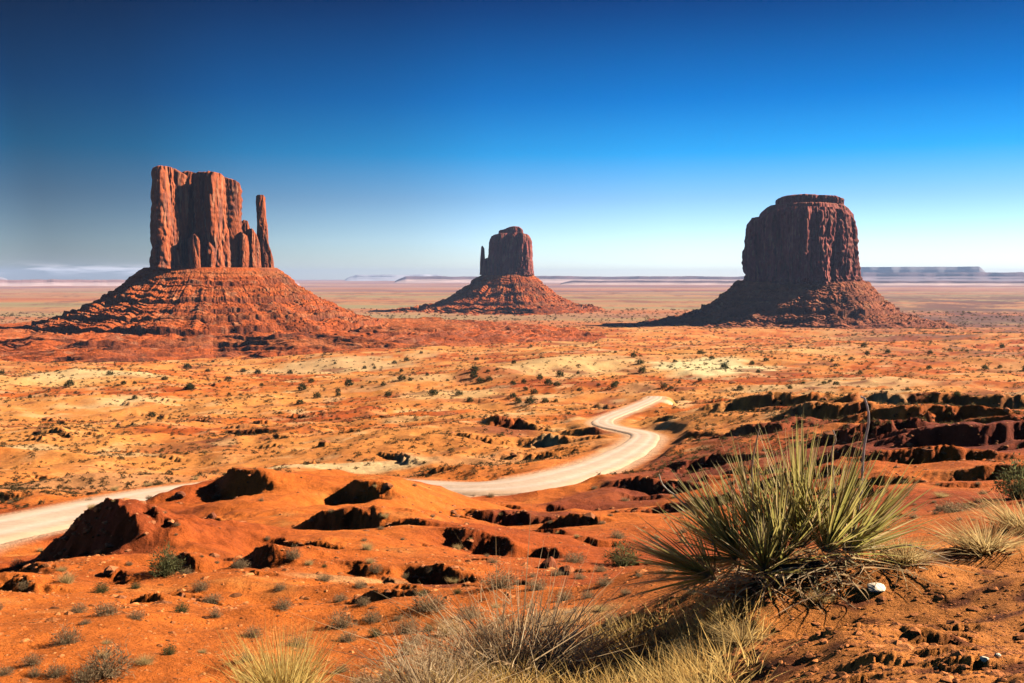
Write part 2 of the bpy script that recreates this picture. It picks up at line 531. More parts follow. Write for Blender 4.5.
moundp(205, 585, 18, 60, back=1.6, face=218, steep=1.0, rock=.3, jag=.3, cf=.6)
moundp(480, 540, 20, 60, back=1.6, face=222, steep=1.0, rock=.6, jag=.35, d0=25, cf=.6)
moundp(380, 600, 14, 60, back=1.6, face=218, steep=1.0, rock=.3, jag=.3, cf=.6)
# beside the road
moundp(515, 420, 15, 50, back=.6, face=218, steep=1.2, rock=1, jag=.5)
moundp(560, 436, 9, 50, back=.6, face=218, steep=1.2, rock=1, jag=.5)
moundp(604, 397, 13, 18, back=.9, face=218, steep=1.8, rock=1)
moundp(590, 428, 11, 34, back=.6, face=218, steep=1.5, rock=1)
moundp(664, 416, 11, 16, back=1, face=235, steep=1.7, rock=1)
moundp(690, 432, 12, 40, back=.7, face=225, steep=1.5, rock=.8)
moundp(655, 475, 16, 46, back=.6, face=222, steep=1.4, rock=1, jag=.5)
moundp(690, 500, 20, 50, back=.6, face=222, steep=1.5, rock=1, jag=.5)
moundp(640, 505, 13, 40, back=.7, face=222, steep=1.5, rock=1, jag=.5)
moundp(60, 408, 7, 22, back=.6, face=215, steep=2, rock=1)
moundp(385, 414, 7, 46, back=.5, face=215, steep=2, rock=1)
moundp(300, 408, 5, 40, back=.5, face=215, steep=2, rock=.8)
moundp(250, 436, 5, 40, back=.5, face=215, steep=1.6, rock=.5)
# right-hand terraces of dark rock
for (a, b_, h_, w_, f_) in [(770, 402, 17, 60, 214), (900, 396, 18, 66, 210), (1010, 394, 18, 70, 208), (830, 410, 16, 50, 216), (950, 408, 20, 80, 210), (1060, 412, 18, 70, 214),
                            (760, 425, 16, 60, 218), (870, 426, 18, 50, 212), (985, 428, 24, 80, 208), (1080, 435, 24, 60, 214), (820, 446, 18, 60, 220), (720, 452, 17, 50, 220), (930, 452, 21, 60, 210),
                            (1010, 458, 24, 50, 208), (860, 472, 16, 60, 216), (780, 480, 16, 60, 216)]:
    moundp(a, b_, h_, w_, back=.6, face=f_, steep=R_.uniform(1.1, 1.7), rock=1, jag=R_.uniform(.35, .6), power=R_.choice([2, 3, 4]), curl=R_.uniform(0, .12), cf=.45)
for q in range(110):
    px = R_.uniform(640, 1150); py = R_.uniform(396, 510)
    hp = R_.uniform(1.5, 6) * (.6 + (py - 390) / 120)
    moundp(px, py, hp, hp * R_.uniform(2.2, 6), back=R_.uniform(.4, .9), face=R_.uniform(200, 235), steep=R_.uniform(1, 1.9), rock=R_.uniform(.4, 1), jag=.4, curl=.1)
# small scattered ledges across the middle ground
for q in range(300):
    px = R_.uniform(-120, 1150); py = R_.choice([R_.uniform(362, 400), R_.uniform(385, 470)])
    if px > 650: py = min(py, 400)
    hp = R_.uniform(1.2, 4.2) * (py - 330) / 90
    moundp(px, py, hp, hp * R_.uniform(3, 8), back=R_.uniform(.4, .9), face=R_.uniform(200, 235), steep=1.8, rock=R_.uniform(.3, 1), jag=.4, curl=.1)
# near lumps of soil on the knoll at the right
for q in range(60):
    px = R_.uniform(640, 1150); py = R_.uniform(590, 720)
    moundp(px, py, R_.uniform(2, 9), R_.uniform(10, 34), back=.8, face=R_.uniform(200, 240), steep=R_.uniform(.8, 1.6), rock=.3, d0=2.2, jag=.5)

br = np.zeros_like(Z); lam = .5; k = 0
while lam < 14:
    m = sst(1.0, 2.0, lam / (Rg * .011)) * (1 - sst(.5, 1.2, lam / (Rg * .12)))
    if m.max() > 0:
        rs = np.where(m.max(1) > 0)[0]; a, b_ = rs[0], rs[-1] + 1
        br[a:b_] += m[a:b_] * (np.abs(perlin(X[a:b_] / lam + 5.3 * k, Y[a:b_] / lam - 2.8 * k)) - .25) * lam * .17
    lam *= 1.7; k += 1
Z += br * np.clip(rockmask * 1.2, 0, 1) * roadfree
# bring the sheet down to the road bed
bed = 1 - sst(RW + .8, RW + 5, RD)
Z = Z * (1 - bed) + (RH - .22) * bed


# ------------------------------------------------------------------ lookups on the finished sheet
def ground(x, y):
    x = np.atleast_1d(np.asarray(x, float)); y = np.atleast_1d(np.asarray(y, float))
    fi = np.interp(np.log(np.hypot(x, y)), LR, np.arange(NR)); fj = np.interp(np.arctan2(x, y), AZ, np.arange(NC))
    i = np.clip(fi.astype(int), 0, NR - 2); j = np.clip(fj.astype(int), 0, NC - 2); a = fi - i; b_ = fj - j
    return (Z[i, j] * (1 - a) + Z[i + 1, j] * a) * (1 - b_) + (Z[i, j + 1] * (1 - a) + Z[i + 1, j + 1] * a) * b_


def hit(px, py, d0=1.5):
    r = ray(px, py)
    D = RR[(RR > d0)]
    g = ground(r[0] * D, r[1] * D) - r[2] * D
    s = np.where(g > 0)[0]
    k_ = s[0] if len(s) else len(D) - 1
    if k_ > 0 and g[k_] != g[k_ - 1]:
        t = -g[k_ - 1] / (g[k_] - g[k_ - 1]); d = D[k_ - 1] + t * (D[k_] - D[k_ - 1])
    else:
        d = D[k_]
    x, y = r[0] * d, r[1] * d
    return x, y, float(ground(x, y)[0]), d


# ------------------------------------------------------------------ ground colours (what the soil itself is)
orange = np.array([.58, .136, .017]); deep = np.array([.33, .052, .009]); sand = np.array([.66, .265, .060]); pale = np.array([.74, .43, .15]); dark = np.array([.11, .022, .010])
lr = np.log(Rg)


def mixc(C, c2, f):
    return C * (1 - f[..., None]) + np.asarray(c2) * f[..., None]


scale_n = np.clip(Rg * .12, 2, 500)
spkf = fbm(X / 160, Y / 420, o=5, g=.65) * (Rg < 9000)
n1 = fbm(X / 14, Y / 14, o=4); n2 = fbm(X / 2.1 + 50, Y / 2.1, o=4); n3 = fbm(X / 60 + 9, Y / 60, o=5, g=.6); n4 = fbm(X / 260, Y / 500 + 4, o=6, g=.62)
C = np.ones(X.shape + (3,)) * orange
C = mixc(C, deep, .75 * sst(-.25, .6, n1))
C = mixc(C, sand, .55 * sst(.15, .8, n2) * sst(-.2, .5, -n1))
mid = sst(70, 200, Rg) * (1 - sst(1500, 3000, Rg))
C = mixc(C, sand, mid * .75 * sst(-.35, .35, n3))
C = mixc(C, pale, mid * .55 * sst(.15, .75, n4 + .4 * n3))
C = mixc(C, deep, mid * .6 * sst(.25, .7, -n3 + .4 * n2))
bright = fbm(X / 9, Y / 9, o=3)
C = mixc(C, (.70, .32, .11), mid * .5 * sst(.2, .6, bright))
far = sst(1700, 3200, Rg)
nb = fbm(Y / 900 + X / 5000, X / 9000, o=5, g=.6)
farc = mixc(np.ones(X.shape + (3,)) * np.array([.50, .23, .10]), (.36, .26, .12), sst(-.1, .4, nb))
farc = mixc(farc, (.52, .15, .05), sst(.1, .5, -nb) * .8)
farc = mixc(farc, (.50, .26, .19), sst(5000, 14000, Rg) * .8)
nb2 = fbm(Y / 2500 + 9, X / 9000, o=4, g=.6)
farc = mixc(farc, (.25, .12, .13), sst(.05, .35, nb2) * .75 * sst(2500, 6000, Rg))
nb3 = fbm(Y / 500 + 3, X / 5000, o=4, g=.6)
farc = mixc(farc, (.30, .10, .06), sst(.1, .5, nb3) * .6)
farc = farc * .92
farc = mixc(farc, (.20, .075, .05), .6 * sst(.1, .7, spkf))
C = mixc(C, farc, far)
# dark stony ground towards the right distance
PXg = 512 + F * np.tan(np.clip(Ag, -1.2, 1.2))
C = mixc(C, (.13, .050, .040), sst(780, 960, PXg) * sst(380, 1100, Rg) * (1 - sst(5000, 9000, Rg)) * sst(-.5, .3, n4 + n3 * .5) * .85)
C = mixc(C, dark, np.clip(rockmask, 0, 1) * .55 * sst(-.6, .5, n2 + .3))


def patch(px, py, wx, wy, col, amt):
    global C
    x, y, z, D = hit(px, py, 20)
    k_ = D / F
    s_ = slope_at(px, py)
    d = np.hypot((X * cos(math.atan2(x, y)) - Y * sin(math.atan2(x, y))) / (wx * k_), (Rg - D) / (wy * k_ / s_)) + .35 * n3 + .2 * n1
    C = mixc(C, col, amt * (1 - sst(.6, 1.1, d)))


patch(715, 366, 62, 12, (.78, .60, .28), .95)
patch(672, 404, 26, 4, (.70, .46, .26), .9)
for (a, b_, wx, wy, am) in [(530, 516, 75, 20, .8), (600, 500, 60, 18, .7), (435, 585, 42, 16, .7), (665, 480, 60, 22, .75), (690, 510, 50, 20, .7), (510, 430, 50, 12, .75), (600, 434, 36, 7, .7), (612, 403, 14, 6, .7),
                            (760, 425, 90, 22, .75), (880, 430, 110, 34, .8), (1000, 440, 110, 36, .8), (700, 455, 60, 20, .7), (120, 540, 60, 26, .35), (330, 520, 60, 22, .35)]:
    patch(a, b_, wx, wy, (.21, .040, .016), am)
patch(560, 362, 90, 12, (.66, .42, .17), .6)
patch(330, 368, 90, 10, (.64, .42, .18), .7)
patch(120, 372, 90, 6, (.60, .36, .14), .5)
patch(330, 466, 130, 6, (.66, .44, .2), .85)
patch(500, 462, 60, 14, (.58, .27, .10), .6)
patch(820, 384, 120, 6, (.64, .42, .18), .6)
patch(450, 395, 60, 14, (.62, .38, .15), .6)
patch(60, 480, 160, 26, (.56, .25, .09), .75)
patch(360, 580, 90, 12, (.60, .32, .12), .6)
patch2 = [(500, 668, 60, 20), (590, 650, 50, 24), (660, 640, 50, 24), (700, 670, 60, 20), (610, 690, 90, 20), (560, 615, 60, 18)]
for (a, b_, wx, wy) in patch2:
    x, y, z, D = hit(a, b_, 2)
    d = np.hypot(X - x, Y - y) / (wx * D / F) + .3 * n2
    C = mixc(C, (.78, .42, .15), .8 * (1 - sst(.6, 1.2, d)))
for q in range(40):
    a = R_.uniform(-40, 1050); b_ = R_.uniform(362, 455)
    if a > 700: b_ = min(b_, 392)
    patch(a, b_, R_.uniform(14, 50), R_.uniform(2, 7), R_.choice([(.64, .42, .18), (.60, .33, .13), (.36, .10, .03)]), R_.uniform(.3, .8))
spk = np.zeros_like(Z); lam = .12; k = 0
while lam < 90:
    m = sst(1.0, 2.0, lam / (Rg * .010)) * (1 - sst(.5, 1.2, lam / (Rg * .13)))
    if m.max() > 0:
        rs = np.where(m.max(1) > 0)[0]; a, b_ = rs[0], rs[-1] + 1
        spk[a:b_] += m[a:b_] * perlin(X[a:b_] / lam + 3.3 * k, Y[a:b_] / lam + 8.8 * k)
    lam *= 1.8; k += 1
C = mixc(C, (.20, .050, .018), .75 * sst(.35, 1.3, spk) * (mid * .8 + .2) * (1 - far))
C = mixc(C, (.78, .50, .22), .5 * sst(.45, 1.4, -spk) * mid * (1 - far))
nearr = (1 - sst(8, 14, Rg)) * sst(-.1, .35, Ag)
C = mixc(C, (.74, .255, .050), .8 * nearr)
C = mixc(C, (.16, .035, .012), .85 * sst(.12, .7, spk + .3 * n2) * nearr)
# dusty verge of the road
verge = (1 - sst(RW, RW + 2.0, RD))
C = mixc(C, (.60, .38, .22), verge * .8)
C = C * (1 + .18 * fbm(X / .35, Y / .35, o=3) * (Rg < 60))[..., None]
idx = gridfaces(NR, NC)
# close the ring behind the camera
i = np.arange(NR - 1); closing = np.stack([i * NC + NC - 1, i * NC, (i + 1) * NC, (i + 1) * NC + NC - 1], 1)
V = np.stack([X, Y, Z], -1).reshape(-1, 3)
V = np.vstack([V, [[0, 0, float(Z[0].mean())]]])
cidx = len(V) - 1
j = np.arange(NC); fan = np.stack([np.full(NC, cidx), (j + 1) % NC, j], 1)
Cv = np.vstack([C.reshape(-1, 3), [orange]])
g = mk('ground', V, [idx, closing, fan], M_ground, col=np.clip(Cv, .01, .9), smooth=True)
tag(g, kind='structure')

# road
nx = 17
tang = np.gradient(RP, axis=0); tang /= np.hypot(tang[:, 0], tang[:, 1])[:, None]
nor = np.stack([-tang[:, 1], tang[:, 0]], 1)
u = np.linspace(-1, 1, nx)
ew = ROADW[:, None] * (1 + .10 * perlin(st[:, None] / 9 + 0 * u, np.sign(u)[None, :] * 3 + 0 * st[:, None]))
Rx = RP[:, 0:1] + nor[:, 0:1] * u * ew; Ry = RP[:, 1:2] + nor[:, 1:2] * u * ew
crown = .10 * (1 - u ** 2)[None, :] - .14 * (np.abs(u) > .98)[None, :]
Rz = RZ[:, None] - .05 + crown - .05 * np.exp(-((np.abs(u) - .42) / .12) ** 2)[None, :]
nn = fbm(Rx / 3, Ry / 3, o=3)
RC = np.ones(Rx.shape + (3,)) * np.array([.60, .40, .26])
RC = mixc(RC, (.62, .38, .22), sst(.55, 1.0, np.abs(u)[None, :] + .4 * nn))
RC = mixc(RC, (.68, .50, .36), np.exp(-((np.abs(u) - .42) / .15) ** 2)[None, :] * .7 + 0 * nn)
rd = mk('road', np.stack([Rx, Ry, Rz], -1).reshape(-1, 3), gridfaces(len(st), nx)[:, ::-1], M_road, col=RC.reshape(-1, 3), smooth=True)
tag(rd, kind='structure')

# ------------------------------------------------------------------ buttes
def frame_at(px, D):
    a = math.atan2((px - 512) / F, cp)
    return D * tan(a), D, a


def theta_dense(n):
    """angles round the butte, three quarters of them on the side that faces the camera (-y)"""
    t = np.linspace(-1, 1, n, endpoint=False)
    return -pi / 2 + pi * (np.sign(t) * (.55 * np.abs(t) + .45 * np.abs(t) ** 3))


def block(x0, x1, cy, depth, zb, top, rot=0, flute=6.0, lam=22.0, n=4, taper=.04, seed=0, nth=700, nz=150, skew=0.0, base=(.44, .100, .033)):
    """one sandstone block: footprint superellipse, top = [(x, z)...] in local metres. returns V, F, C"""
    cx = (x0 + x1) / 2; a = (x1 - x0) / 2; b_ = depth / 2
    th = theta_dense(nth)
    e = 2.0 / n
    ux = np.sign(np.cos(th)) * np.abs(np.cos(th)) ** e; uy = np.sign(np.sin(th)) * np.abs(np.sin(th)) ** e
    # rotate footprint, keep its x extent
    cr_, sr_ = cos(radians(rot)), sin(radians(rot))
    rx = ux * a * cr_ - uy * b_ * sr_; ry = ux * a * sr_ + uy * b_ * cr_
    rx *= (a - flute * .35) / np.abs(rx).max()
    tx = np.array([p[0] for p in top]); tz = np.array([p[1] for p in top])
    s = np.r_[np.linspace(0, 1, nz), np.linspace(1, 0, 26)[1:]]      # wall then cap
    iswall = np.r_[np.ones(nz), np.zeros(25)]
    P = []; 
    XX = np.zeros((len(s), nth)); YY = XX.copy(); ZZ = XX.copy()
    nrm = np.hypot(rx, ry); dx, dy = rx / nrm, ry / nrm
    for q in range(len(s)):
        if iswall[q]:
            t = s[q]
            k_ = 1 + taper * (1 - t) - .035 * max(0, t - .94) / .06
            x = cx + rx * k_ + skew * (t - .5) * (x1 - x0); y = cy + ry * k_
            zt = np.interp(x, tx, tz)
            z = zb + t * (zt - zb)
            amp = 1.0
        else:
            k_ = s[q] * .965
            x = cx + rx * k_ + skew * .5 * (x1 - x0) * s[q]; y = cy + ry * k_
            z = np.interp(x, tx, tz)
            amp = s[q]
        zz = z if iswall[q] else np.interp(cx + rx * .965, tx, tz)
        xw = cx + rx; yw = cy + ry
        wrp = 6 * perlin(xw / 60 + seed, yw / 60, zz / 90)
        f1 = np.abs(perlin((xw + wrp) / lam / 1.6 + seed, (yw) / lam / 1.6, zz / (lam * 9) + seed))
        f2 = np.abs(perlin((xw + wrp) / (lam * .62) + seed * 2, yw / (lam * .62), zz / (lam * 4) + 3))
        f3 = np.abs(perlin(xw / (lam * .24) + seed, yw / (lam * .24) + 9, zz / (lam * 1.2)))
        f4 = perlin(xw / (lam * .22), yw / (lam * .22), zz / (lam * .3))
        big = perlin(xw / (lam * 3.2) + seed, yw / (lam * 3.2), zz / (lam * 7))
        lay = perlin(zz / 9.0 + seed, zz * 0 + seed, zz * 0 + .1)     # horizontal bedding
        d = flute * (2.1 * f1 ** .6 + .9 * f2 ** .7 + .45 * f3 + .22 * f4 - 1.9 + 1.3 * big) + flute * .14 * lay
        tt_ = (zz - zb) / max(1, (tz.max() - zb))
        d = d + flute * .8 * np.clip(.12 - tt_, 0, 1) / .12 * (.4 + perlin(xw / 9, yw / 9, zz / 7))     # broken foot
        x = x + dx * d * amp; y = y + dy * d * amp
        if not iswall[q]:
            z = z + (1.6 * perlin(x / 14 + seed, y / 14) + perlin(x / 5, y / 5)) * .8
        else:
            z = z + 0 * x
        XX[q], YY[q], ZZ[q] = x, y, z
        if q == nz - 1:
            lastz = z
    # blend first cap rows so the rim is uneven
    Vv = np.stack([XX, YY, ZZ], -1).reshape(-1, 3)
    Fc = gridfaces(len(s), nth, wrap=True)
    xx, yy, zz = Vv.T
    base = np.array(base)
    Cc = np.ones((len(Vv), 3)) * base
    st1 = fbm(xx / 10 + seed, yy / 10, zz / 70, o=4)
    Cc = mixc(Cc, (.17, .060, .040), .75 * sst(.0, .55, st1))
    st2 = fbm(xx / 5 + seed, yy / 5 + 5, zz / 40, o=3)
    Cc = mixc(Cc, (.52, .24, .12), .5 * sst(.2, .6, st2))
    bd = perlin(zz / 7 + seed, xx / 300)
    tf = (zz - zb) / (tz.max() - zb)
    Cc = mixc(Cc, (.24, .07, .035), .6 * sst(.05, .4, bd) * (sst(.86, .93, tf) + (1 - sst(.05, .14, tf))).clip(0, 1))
    return Vv, Fc, Cc


def join(parts):
    Vs, Fs, Cs = [], [], []; o = 0
    for v, f, c in parts:
        Vs.append(v); Fs.append(f + o); Cs.append(c); o += len(v)
    return np.vstack(Vs), np.vstack(Fs), np.vstack(Cs)


def talus(cx, cy, a, b_, zt, prof, ledges, nth=1300, seed=0, kl=1.0, kr=1.0, kf=1.0, kwide=1.0, rough=1.0, colr=(.47, .092, .018)):
    th = theta_dense(nth)
    dmax = prof[-1][0]
    d = list(np.linspace(-30, 0, 5)) + list(np.linspace(0, 1, 330)[1:] ** 1.15 * dmax)
    for (ld, dr, wd, fq) in ledges:
        d += list(ld + np.linspace(-3.0, 5.0, 13))
    d = np.array(sorted(d))
    pd = np.array([p[0] for p in prof]); pz = np.array([p[1] for p in prof])
    Dg, Tg = np.meshgrid(d, th, indexing='ij')
    ct, stn = np.cos(Tg), np.sin(Tg)
    kdir = np.where(ct < 0, 1 + (kl - 1) * ct ** 2, 1 + (kr - 1) * ct ** 2)
    kdir = kdir * np.where(stn < 0, 1 + (kf - 1) * stn ** 2, 1)
    wob = fbm(ct * 2.2 + seed, stn * 2.2, o=4)
    Dp = np.clip(Dg, 0, None)
    kdir = kdir * (1 + (kwide - 1) * sst(205, 250, Dg) * np.abs(ct))
    kk = kdir * (1 + .09 * wob * np.clip(Dp / 60, 0, 1))
    xx = cx + (a + Dg * kk) * ct; yy = cy + (b_ + Dg * kk) * stn
    z = np.interp(Dp, pd, pz)
    # gullies running down the slope
    arc = Tg * 18
    gul = np.abs(perlin(ct * 9 + seed, stn * 9, Dp / 260)) * 5 + np.abs(perlin(ct * 24 + seed, stn * 24, Dp / 60)) * 3 + 5 * fbm(xx / 45 + seed, yy / 45, o=4)
    z = z + (gul - 2.5) * np.clip(Dp / 50, 0, 1) * rough * np.clip((dmax - Dp) / 80, 0, 1)
    Ldark = np.zeros_like(z)
    for q, (ld, dr, wd, fq) in enumerate(ledges):
        msk = .45 + .9 * perlin(ct * fq + q * 3.3 + seed, stn * fq) + .5 * perlin(ct * fq * 4 + q, stn * fq * 4)
        msk = np.clip(msk + .3, .0, 1.35)
        l0 = ld + 2.5 * perlin(ct * 20 + q * 7, stn * 20) + 1.0 * perlin(ct * 60 + q * 7, stn * 60)
        u = Dp - l0
        tooth = np.where(u < 0, .5 * np.exp(u / wd), -.5 * np.exp(-u / wd))
        tooth = np.where(np.abs(u) < 1.2, -.5 * u / 1.2 * np.exp(-1.2 / wd) , tooth)
        z = z + dr * msk * tooth
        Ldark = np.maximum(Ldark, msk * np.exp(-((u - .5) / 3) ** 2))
    # thin beds: small benches and risers right round the slope
    per = 13.0
    ph = (Dp + 2.5 * perlin(ct * 9 + seed, stn * 9, Dp / 90) + .8 * perlin(ct * 50, stn * 50)) / per
    fr = ph - np.floor(ph)
    bedm = np.clip(.55 + 1.1 * perlin(ct * 5 + seed, stn * 5, np.floor(ph) * 1.7), 0, 1.1)
    z = z + (fr - .5) * 4.6 * bedm * np.clip(Dp / 20, 0, 1) * (1 - .5 * sst(215, 250, Dp))
    z = z + rough * .8 * (1.6 * np.abs(perlin(xx / 11, yy / 11)) + 1.0 * np.abs(perlin(xx / 5, yy / 5)) + .8 * perlin(xx / 2.6, yy / 2.6)) * np.clip(Dp / 10, 0, 1) * (1 - .65 * sst(215, 250, Dp))
    z[-1] -= 12
    Vv = np.stack([xx, yy, z], -1).reshape(-1, 3)
    Cc = np.ones(z.shape + (3,)) * np.array(colr)
    m1_ = fbm(xx / 40 + seed, yy / 40, o=4)
    Cc = mixc(Cc, (.25, .070, .028), .75 * sst(-.05, .6, m1_))
    Cc = mixc(Cc, (.52, .22, .10), .55 * sst(.25, .7, fbm(xx / 17, yy / 17, o=4)))
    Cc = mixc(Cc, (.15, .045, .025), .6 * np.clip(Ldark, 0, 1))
    lay = perlin(z / 5.0, xx / 400)
    Cc = mixc(Cc, (.48, .15, .045), .4 * sst(.0, .4, lay))
    return Vv, gridfaces(len(d), nth, wrap=True), Cc.reshape(-1, 3)


def add_part(root, name, data, mat):
    v, f, c = data
    return mk(name, v, f, mat, root, col=c)


def butte(name, px, D, label):
    x, y, a = frame_at(px, D)
    root = empty(name, (x, y, 0), -a)
    tag(root, label, 'butte')
    return root


# --- the left butte with a thumb
D1 = 1700.0; c1 = 212; s1 = D1 / F
h1 = cos(frame_at(c1, D1)[2]); lx = lambda p: (p - c1) * s1 * h1
zz_ = lambda y, s_: (277 - y) * s_
def tops(pts, c, s_): return [((p - c) * s_ * cos(math.atan((c - 512) / F)), (277 - y) * s_) for p, y in pts]
b1 = butte('sandstone_butte', c1, D1, 'nearest red butte at the left, broad fluted tower with a thin thumb spire')
Z0 = zz_(269, s1)
A = block(lx(155), lx(193), -40, 44, Z0, tops([(146, 192), (151, 187), (154, 180), (157, 178), (158.5, 174.5), (163, 173), (172, 172.5), (181, 173.5), (186, 177), (190, 179), (195, 181)], c1, s1), rot=34, flute=7.5, lam=24, seed=1.3, nth=620)
B = block(lx(176), lx(240), 22, 60, Z0, tops([(170, 178), (186, 173), (200, 175), (215, 174), (243, 181)], c1, s1), rot=12, flute=6, lam=24, seed=4.1, nth=500)
Cb = block(lx(195), lx(249), -16, 50, Z0, tops([(192, 184), (197, 178), (201, 176), (212, 175.5), (222, 176.5), (228, 179), (238, 181.5), (243, 184), (250, 190)], c1, s1), rot=36, flute=7.5, lam=26, seed=8.2, nth=700)
Dp_ = block(lx(190), lx(203), -54, 26, Z0, tops([(188, 250), (192, 240), (197, 236), (201, 240), (204, 252)], c1, s1), rot=0, flute=1.6, lam=8, seed=2.7, nth=200, nz=60, n=3)
E1 = block(lx(236), lx(257), 12, 50, Z0, tops([(232, 205), (240, 214), (243, 222), (246, 220), (250, 221), (253, 229), (256, 236)], c1, s1), rot=30, flute=2.6, lam=12, seed=5.5, nth=320, nz=90)
E2 = block(lx(244), lx(264), 4, 46, Z0, tops([(242, 232), (248, 230), (254, 229), (259, 234), (262, 242), (266, 254)], c1, s1), rot=30, flute=2.6, lam=12, seed=6.6, nth=320, nz=80, taper=.12)
E3 = block(lx(236), lx(254), -10, 34, Z0, tops([(234, 238), (242, 232), (249, 236), (255, 248)], c1, s1), rot=30, flute=2.2, lam=10, seed=16.6, nth=260, nz=80, taper=.12)
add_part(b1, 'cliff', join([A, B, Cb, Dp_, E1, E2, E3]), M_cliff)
# thumb
Fz = block(lx(259.8), lx(270.4), 16, 19, Z0 - 6, tops([(255, 198), (259, 195.5), (261, 194), (267, 194), (270, 197), (274, 201)], c1, s1), flute=1.5, lam=9, seed=9.1, nth=220, nz=150, taper=.55, n=3, skew=-.10)
Fz2 = block(lx(262), lx(277), 14, 34, Z0 - 6, tops([(260, 222), (264, 226), (268, 233), (272, 246), (276, 257), (280, 266)], c1, s1), flute=1.8, lam=10, seed=3.3, nth=260, nz=80, taper=.12, n=3)
add_part(b1, 'thumb_spire', join([Fz, Fz2]), M_cliff)
tl = talus(lx(213), -4, 108, 62, Z0, [(-30, Z0 + 4), (0, Z0 + 2), (36, -10), (80, -38), (140, -62), (198, -80), (232, -84), (300, -90), (360, -96), (420, -102), (470, -109), (530, -128)],
           [(34, 7, 12, 3), (76, 6.8, 10, 4), (112, 6.8, 10, 5), (142, 10.2, 12, 5), (196, 12, 14, 3), (250, 7, 12, 3), (282, 6, 10, 3), (310, 7, 10, 4), (345, 6, 10, 3), (380, 7, 12, 4), (415, 6, 12, 3), (450, 5, 12, 3)], nth=1700, seed=1.7, kl=.86, kr=.88, kwide=1.5)
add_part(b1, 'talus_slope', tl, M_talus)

# --- the small far butte
D2 = 3500.0; c2 = 509; s2 = D2 / F
b2 = butte('sandstone_butte', c2, D2, 'smallest and farthest butte in the middle of the plain, thin spire on its left side')
t2 = lambda pts: tops(pts, c2, s2)
k2 = lambda p: (p - c2) * s2
Z0 = zz_(275, s2)
A = block(k2(488), k2(532), 0, 150, Z0, t2([(484, 250), (487.5, 243), (491, 237), (495, 235.5), (500, 234.5), (520, 233.5), (527, 235), (531, 238), (534, 244)]), rot=3, flute=5, lam=24, seed=2.2, nth=520, nz=110, taper=.10, base=(.37, .088, .062))
B = block(k2(498), k2(524), 4, 90, zz_(237, s2), t2([(496, 234), (499, 231), (504, 230), (509, 228), (514, 227), (519, 227.5), (522, 230), (525, 233)]), rot=3, flute=3, lam=24, seed=7.2, nth=300, nz=40, base=(.37, .088, .062))
Cb = block(k2(483), k2(494), -6, 60, Z0, t2([(481, 262), (485, 259), (489, 258), (495, 255)]), flute=3, lam=20, seed=4.2, nth=200, nz=60, taper=.2, base=(.37, .088, .062))
add_part(b2, 'cliff', join([A, B, Cb]), M_cliff)
Fz = block(k2(480.6), k2(484.8), -6, 18, Z0, t2([(479, 250), (481, 247), (483, 246), (485, 249), (487, 253)]), flute=1.6, lam=14, seed=5.1, nth=140, nz=80, taper=.5, n=3, skew=.1, base=(.37, .088, .062))
add_part(b2, 'spire', Fz, M_cliff)
tl = talus(k2(508), 0, 84, 78, Z0, [(-30, Z0 + 6), (0, Z0 + 4), (60, -24), (120, -54), (180, -80), (250, -98), (310, -106), (420, -116), (520, -128)],
           [(60, 10.2, 16, 4), (130, 10.2, 14, 5), (215, 11.9, 16, 4), (300, 15.3, 20, 4), (340, 10.2, 16, 3), (390, 8.5, 16, 3)], nth=1000, seed=4.4, kl=.74, kr=.62, kf=.8, rough=1.6)
add_part(b2, 'talus_slope', tl, M_talus)

# --- the right butte
D3 = 2500.0; c3 = 801; s3 = D3 / F
b3 = butte('sandstone_butte', c3, D3, 'massive flat-topped butte at the right with a stepped cap and fluted walls')
t3 = lambda pts: tops(pts, c3, s3)
h3 = cos(frame_at(c3, D3)[2]); k3 = lambda p: (p - c3) * s3 * h3
Z0 = zz_(284, s3)
A = block(k3(741.5), k3(861), 0, 250, Z0, t3([(740, 226), (745, 223), (751, 219), (757, 218.5), (764, 216), (778, 212), (790, 211), (830, 211), (845, 214), (852, 218), (857, 226), (862, 236)]), rot=55, flute=13.0, lam=34, seed=3.4, nth=1100, nz=170, taper=.05, n=3.2, base=(.37, .088, .062))
B = block(k3(757), k3(853), 4, 210, zz_(226, s3), t3([(750, 222), (757, 215), (763, 210), (770, 206.5), (840, 206), (846, 209), (852, 214), (858, 221)]), rot=52, flute=5, lam=26, seed=13.4, nth=600, nz=60, taper=.06, base=(.37, .088, .062))
Cb = block(k3(769), k3(841), 6, 160, zz_(212, s3), t3([(765, 203), (769, 200.5), (778, 198.5), (800, 197), (822, 198), (833, 198.5), (839, 200), (843, 204)]), rot=15, flute=5, lam=14, seed=23.4, nth=500, nz=50, taper=.0, base=(.37, .088, .062))
add_part(b3, 'cliff', join([A]), M_cliff)
add_part(b3, 'cap_rock', join([B, Cb]), M_cliff)
tl = talus(k3(801), 0, 138, 112, Z0, [(-30, Z0 + 12), (0, Z0 + 6), (30, -14), (80, -48), (140, -78), (200, -98), (270, -108), (350, -116), (430, -128)],
           [(44, 6, 12, 4), (90, 10.2, 12, 5), (150, 18.7, 14, 3), (215, 8.5, 12, 4), (270, 6.8, 12, 3)], nth=1300, seed=7.7, kl=.74, kr=.60, kf=.8, rough=1.3, colr=(.42, .115, .045))
add_part(b3, 'talus_slope', tl, M_talus)

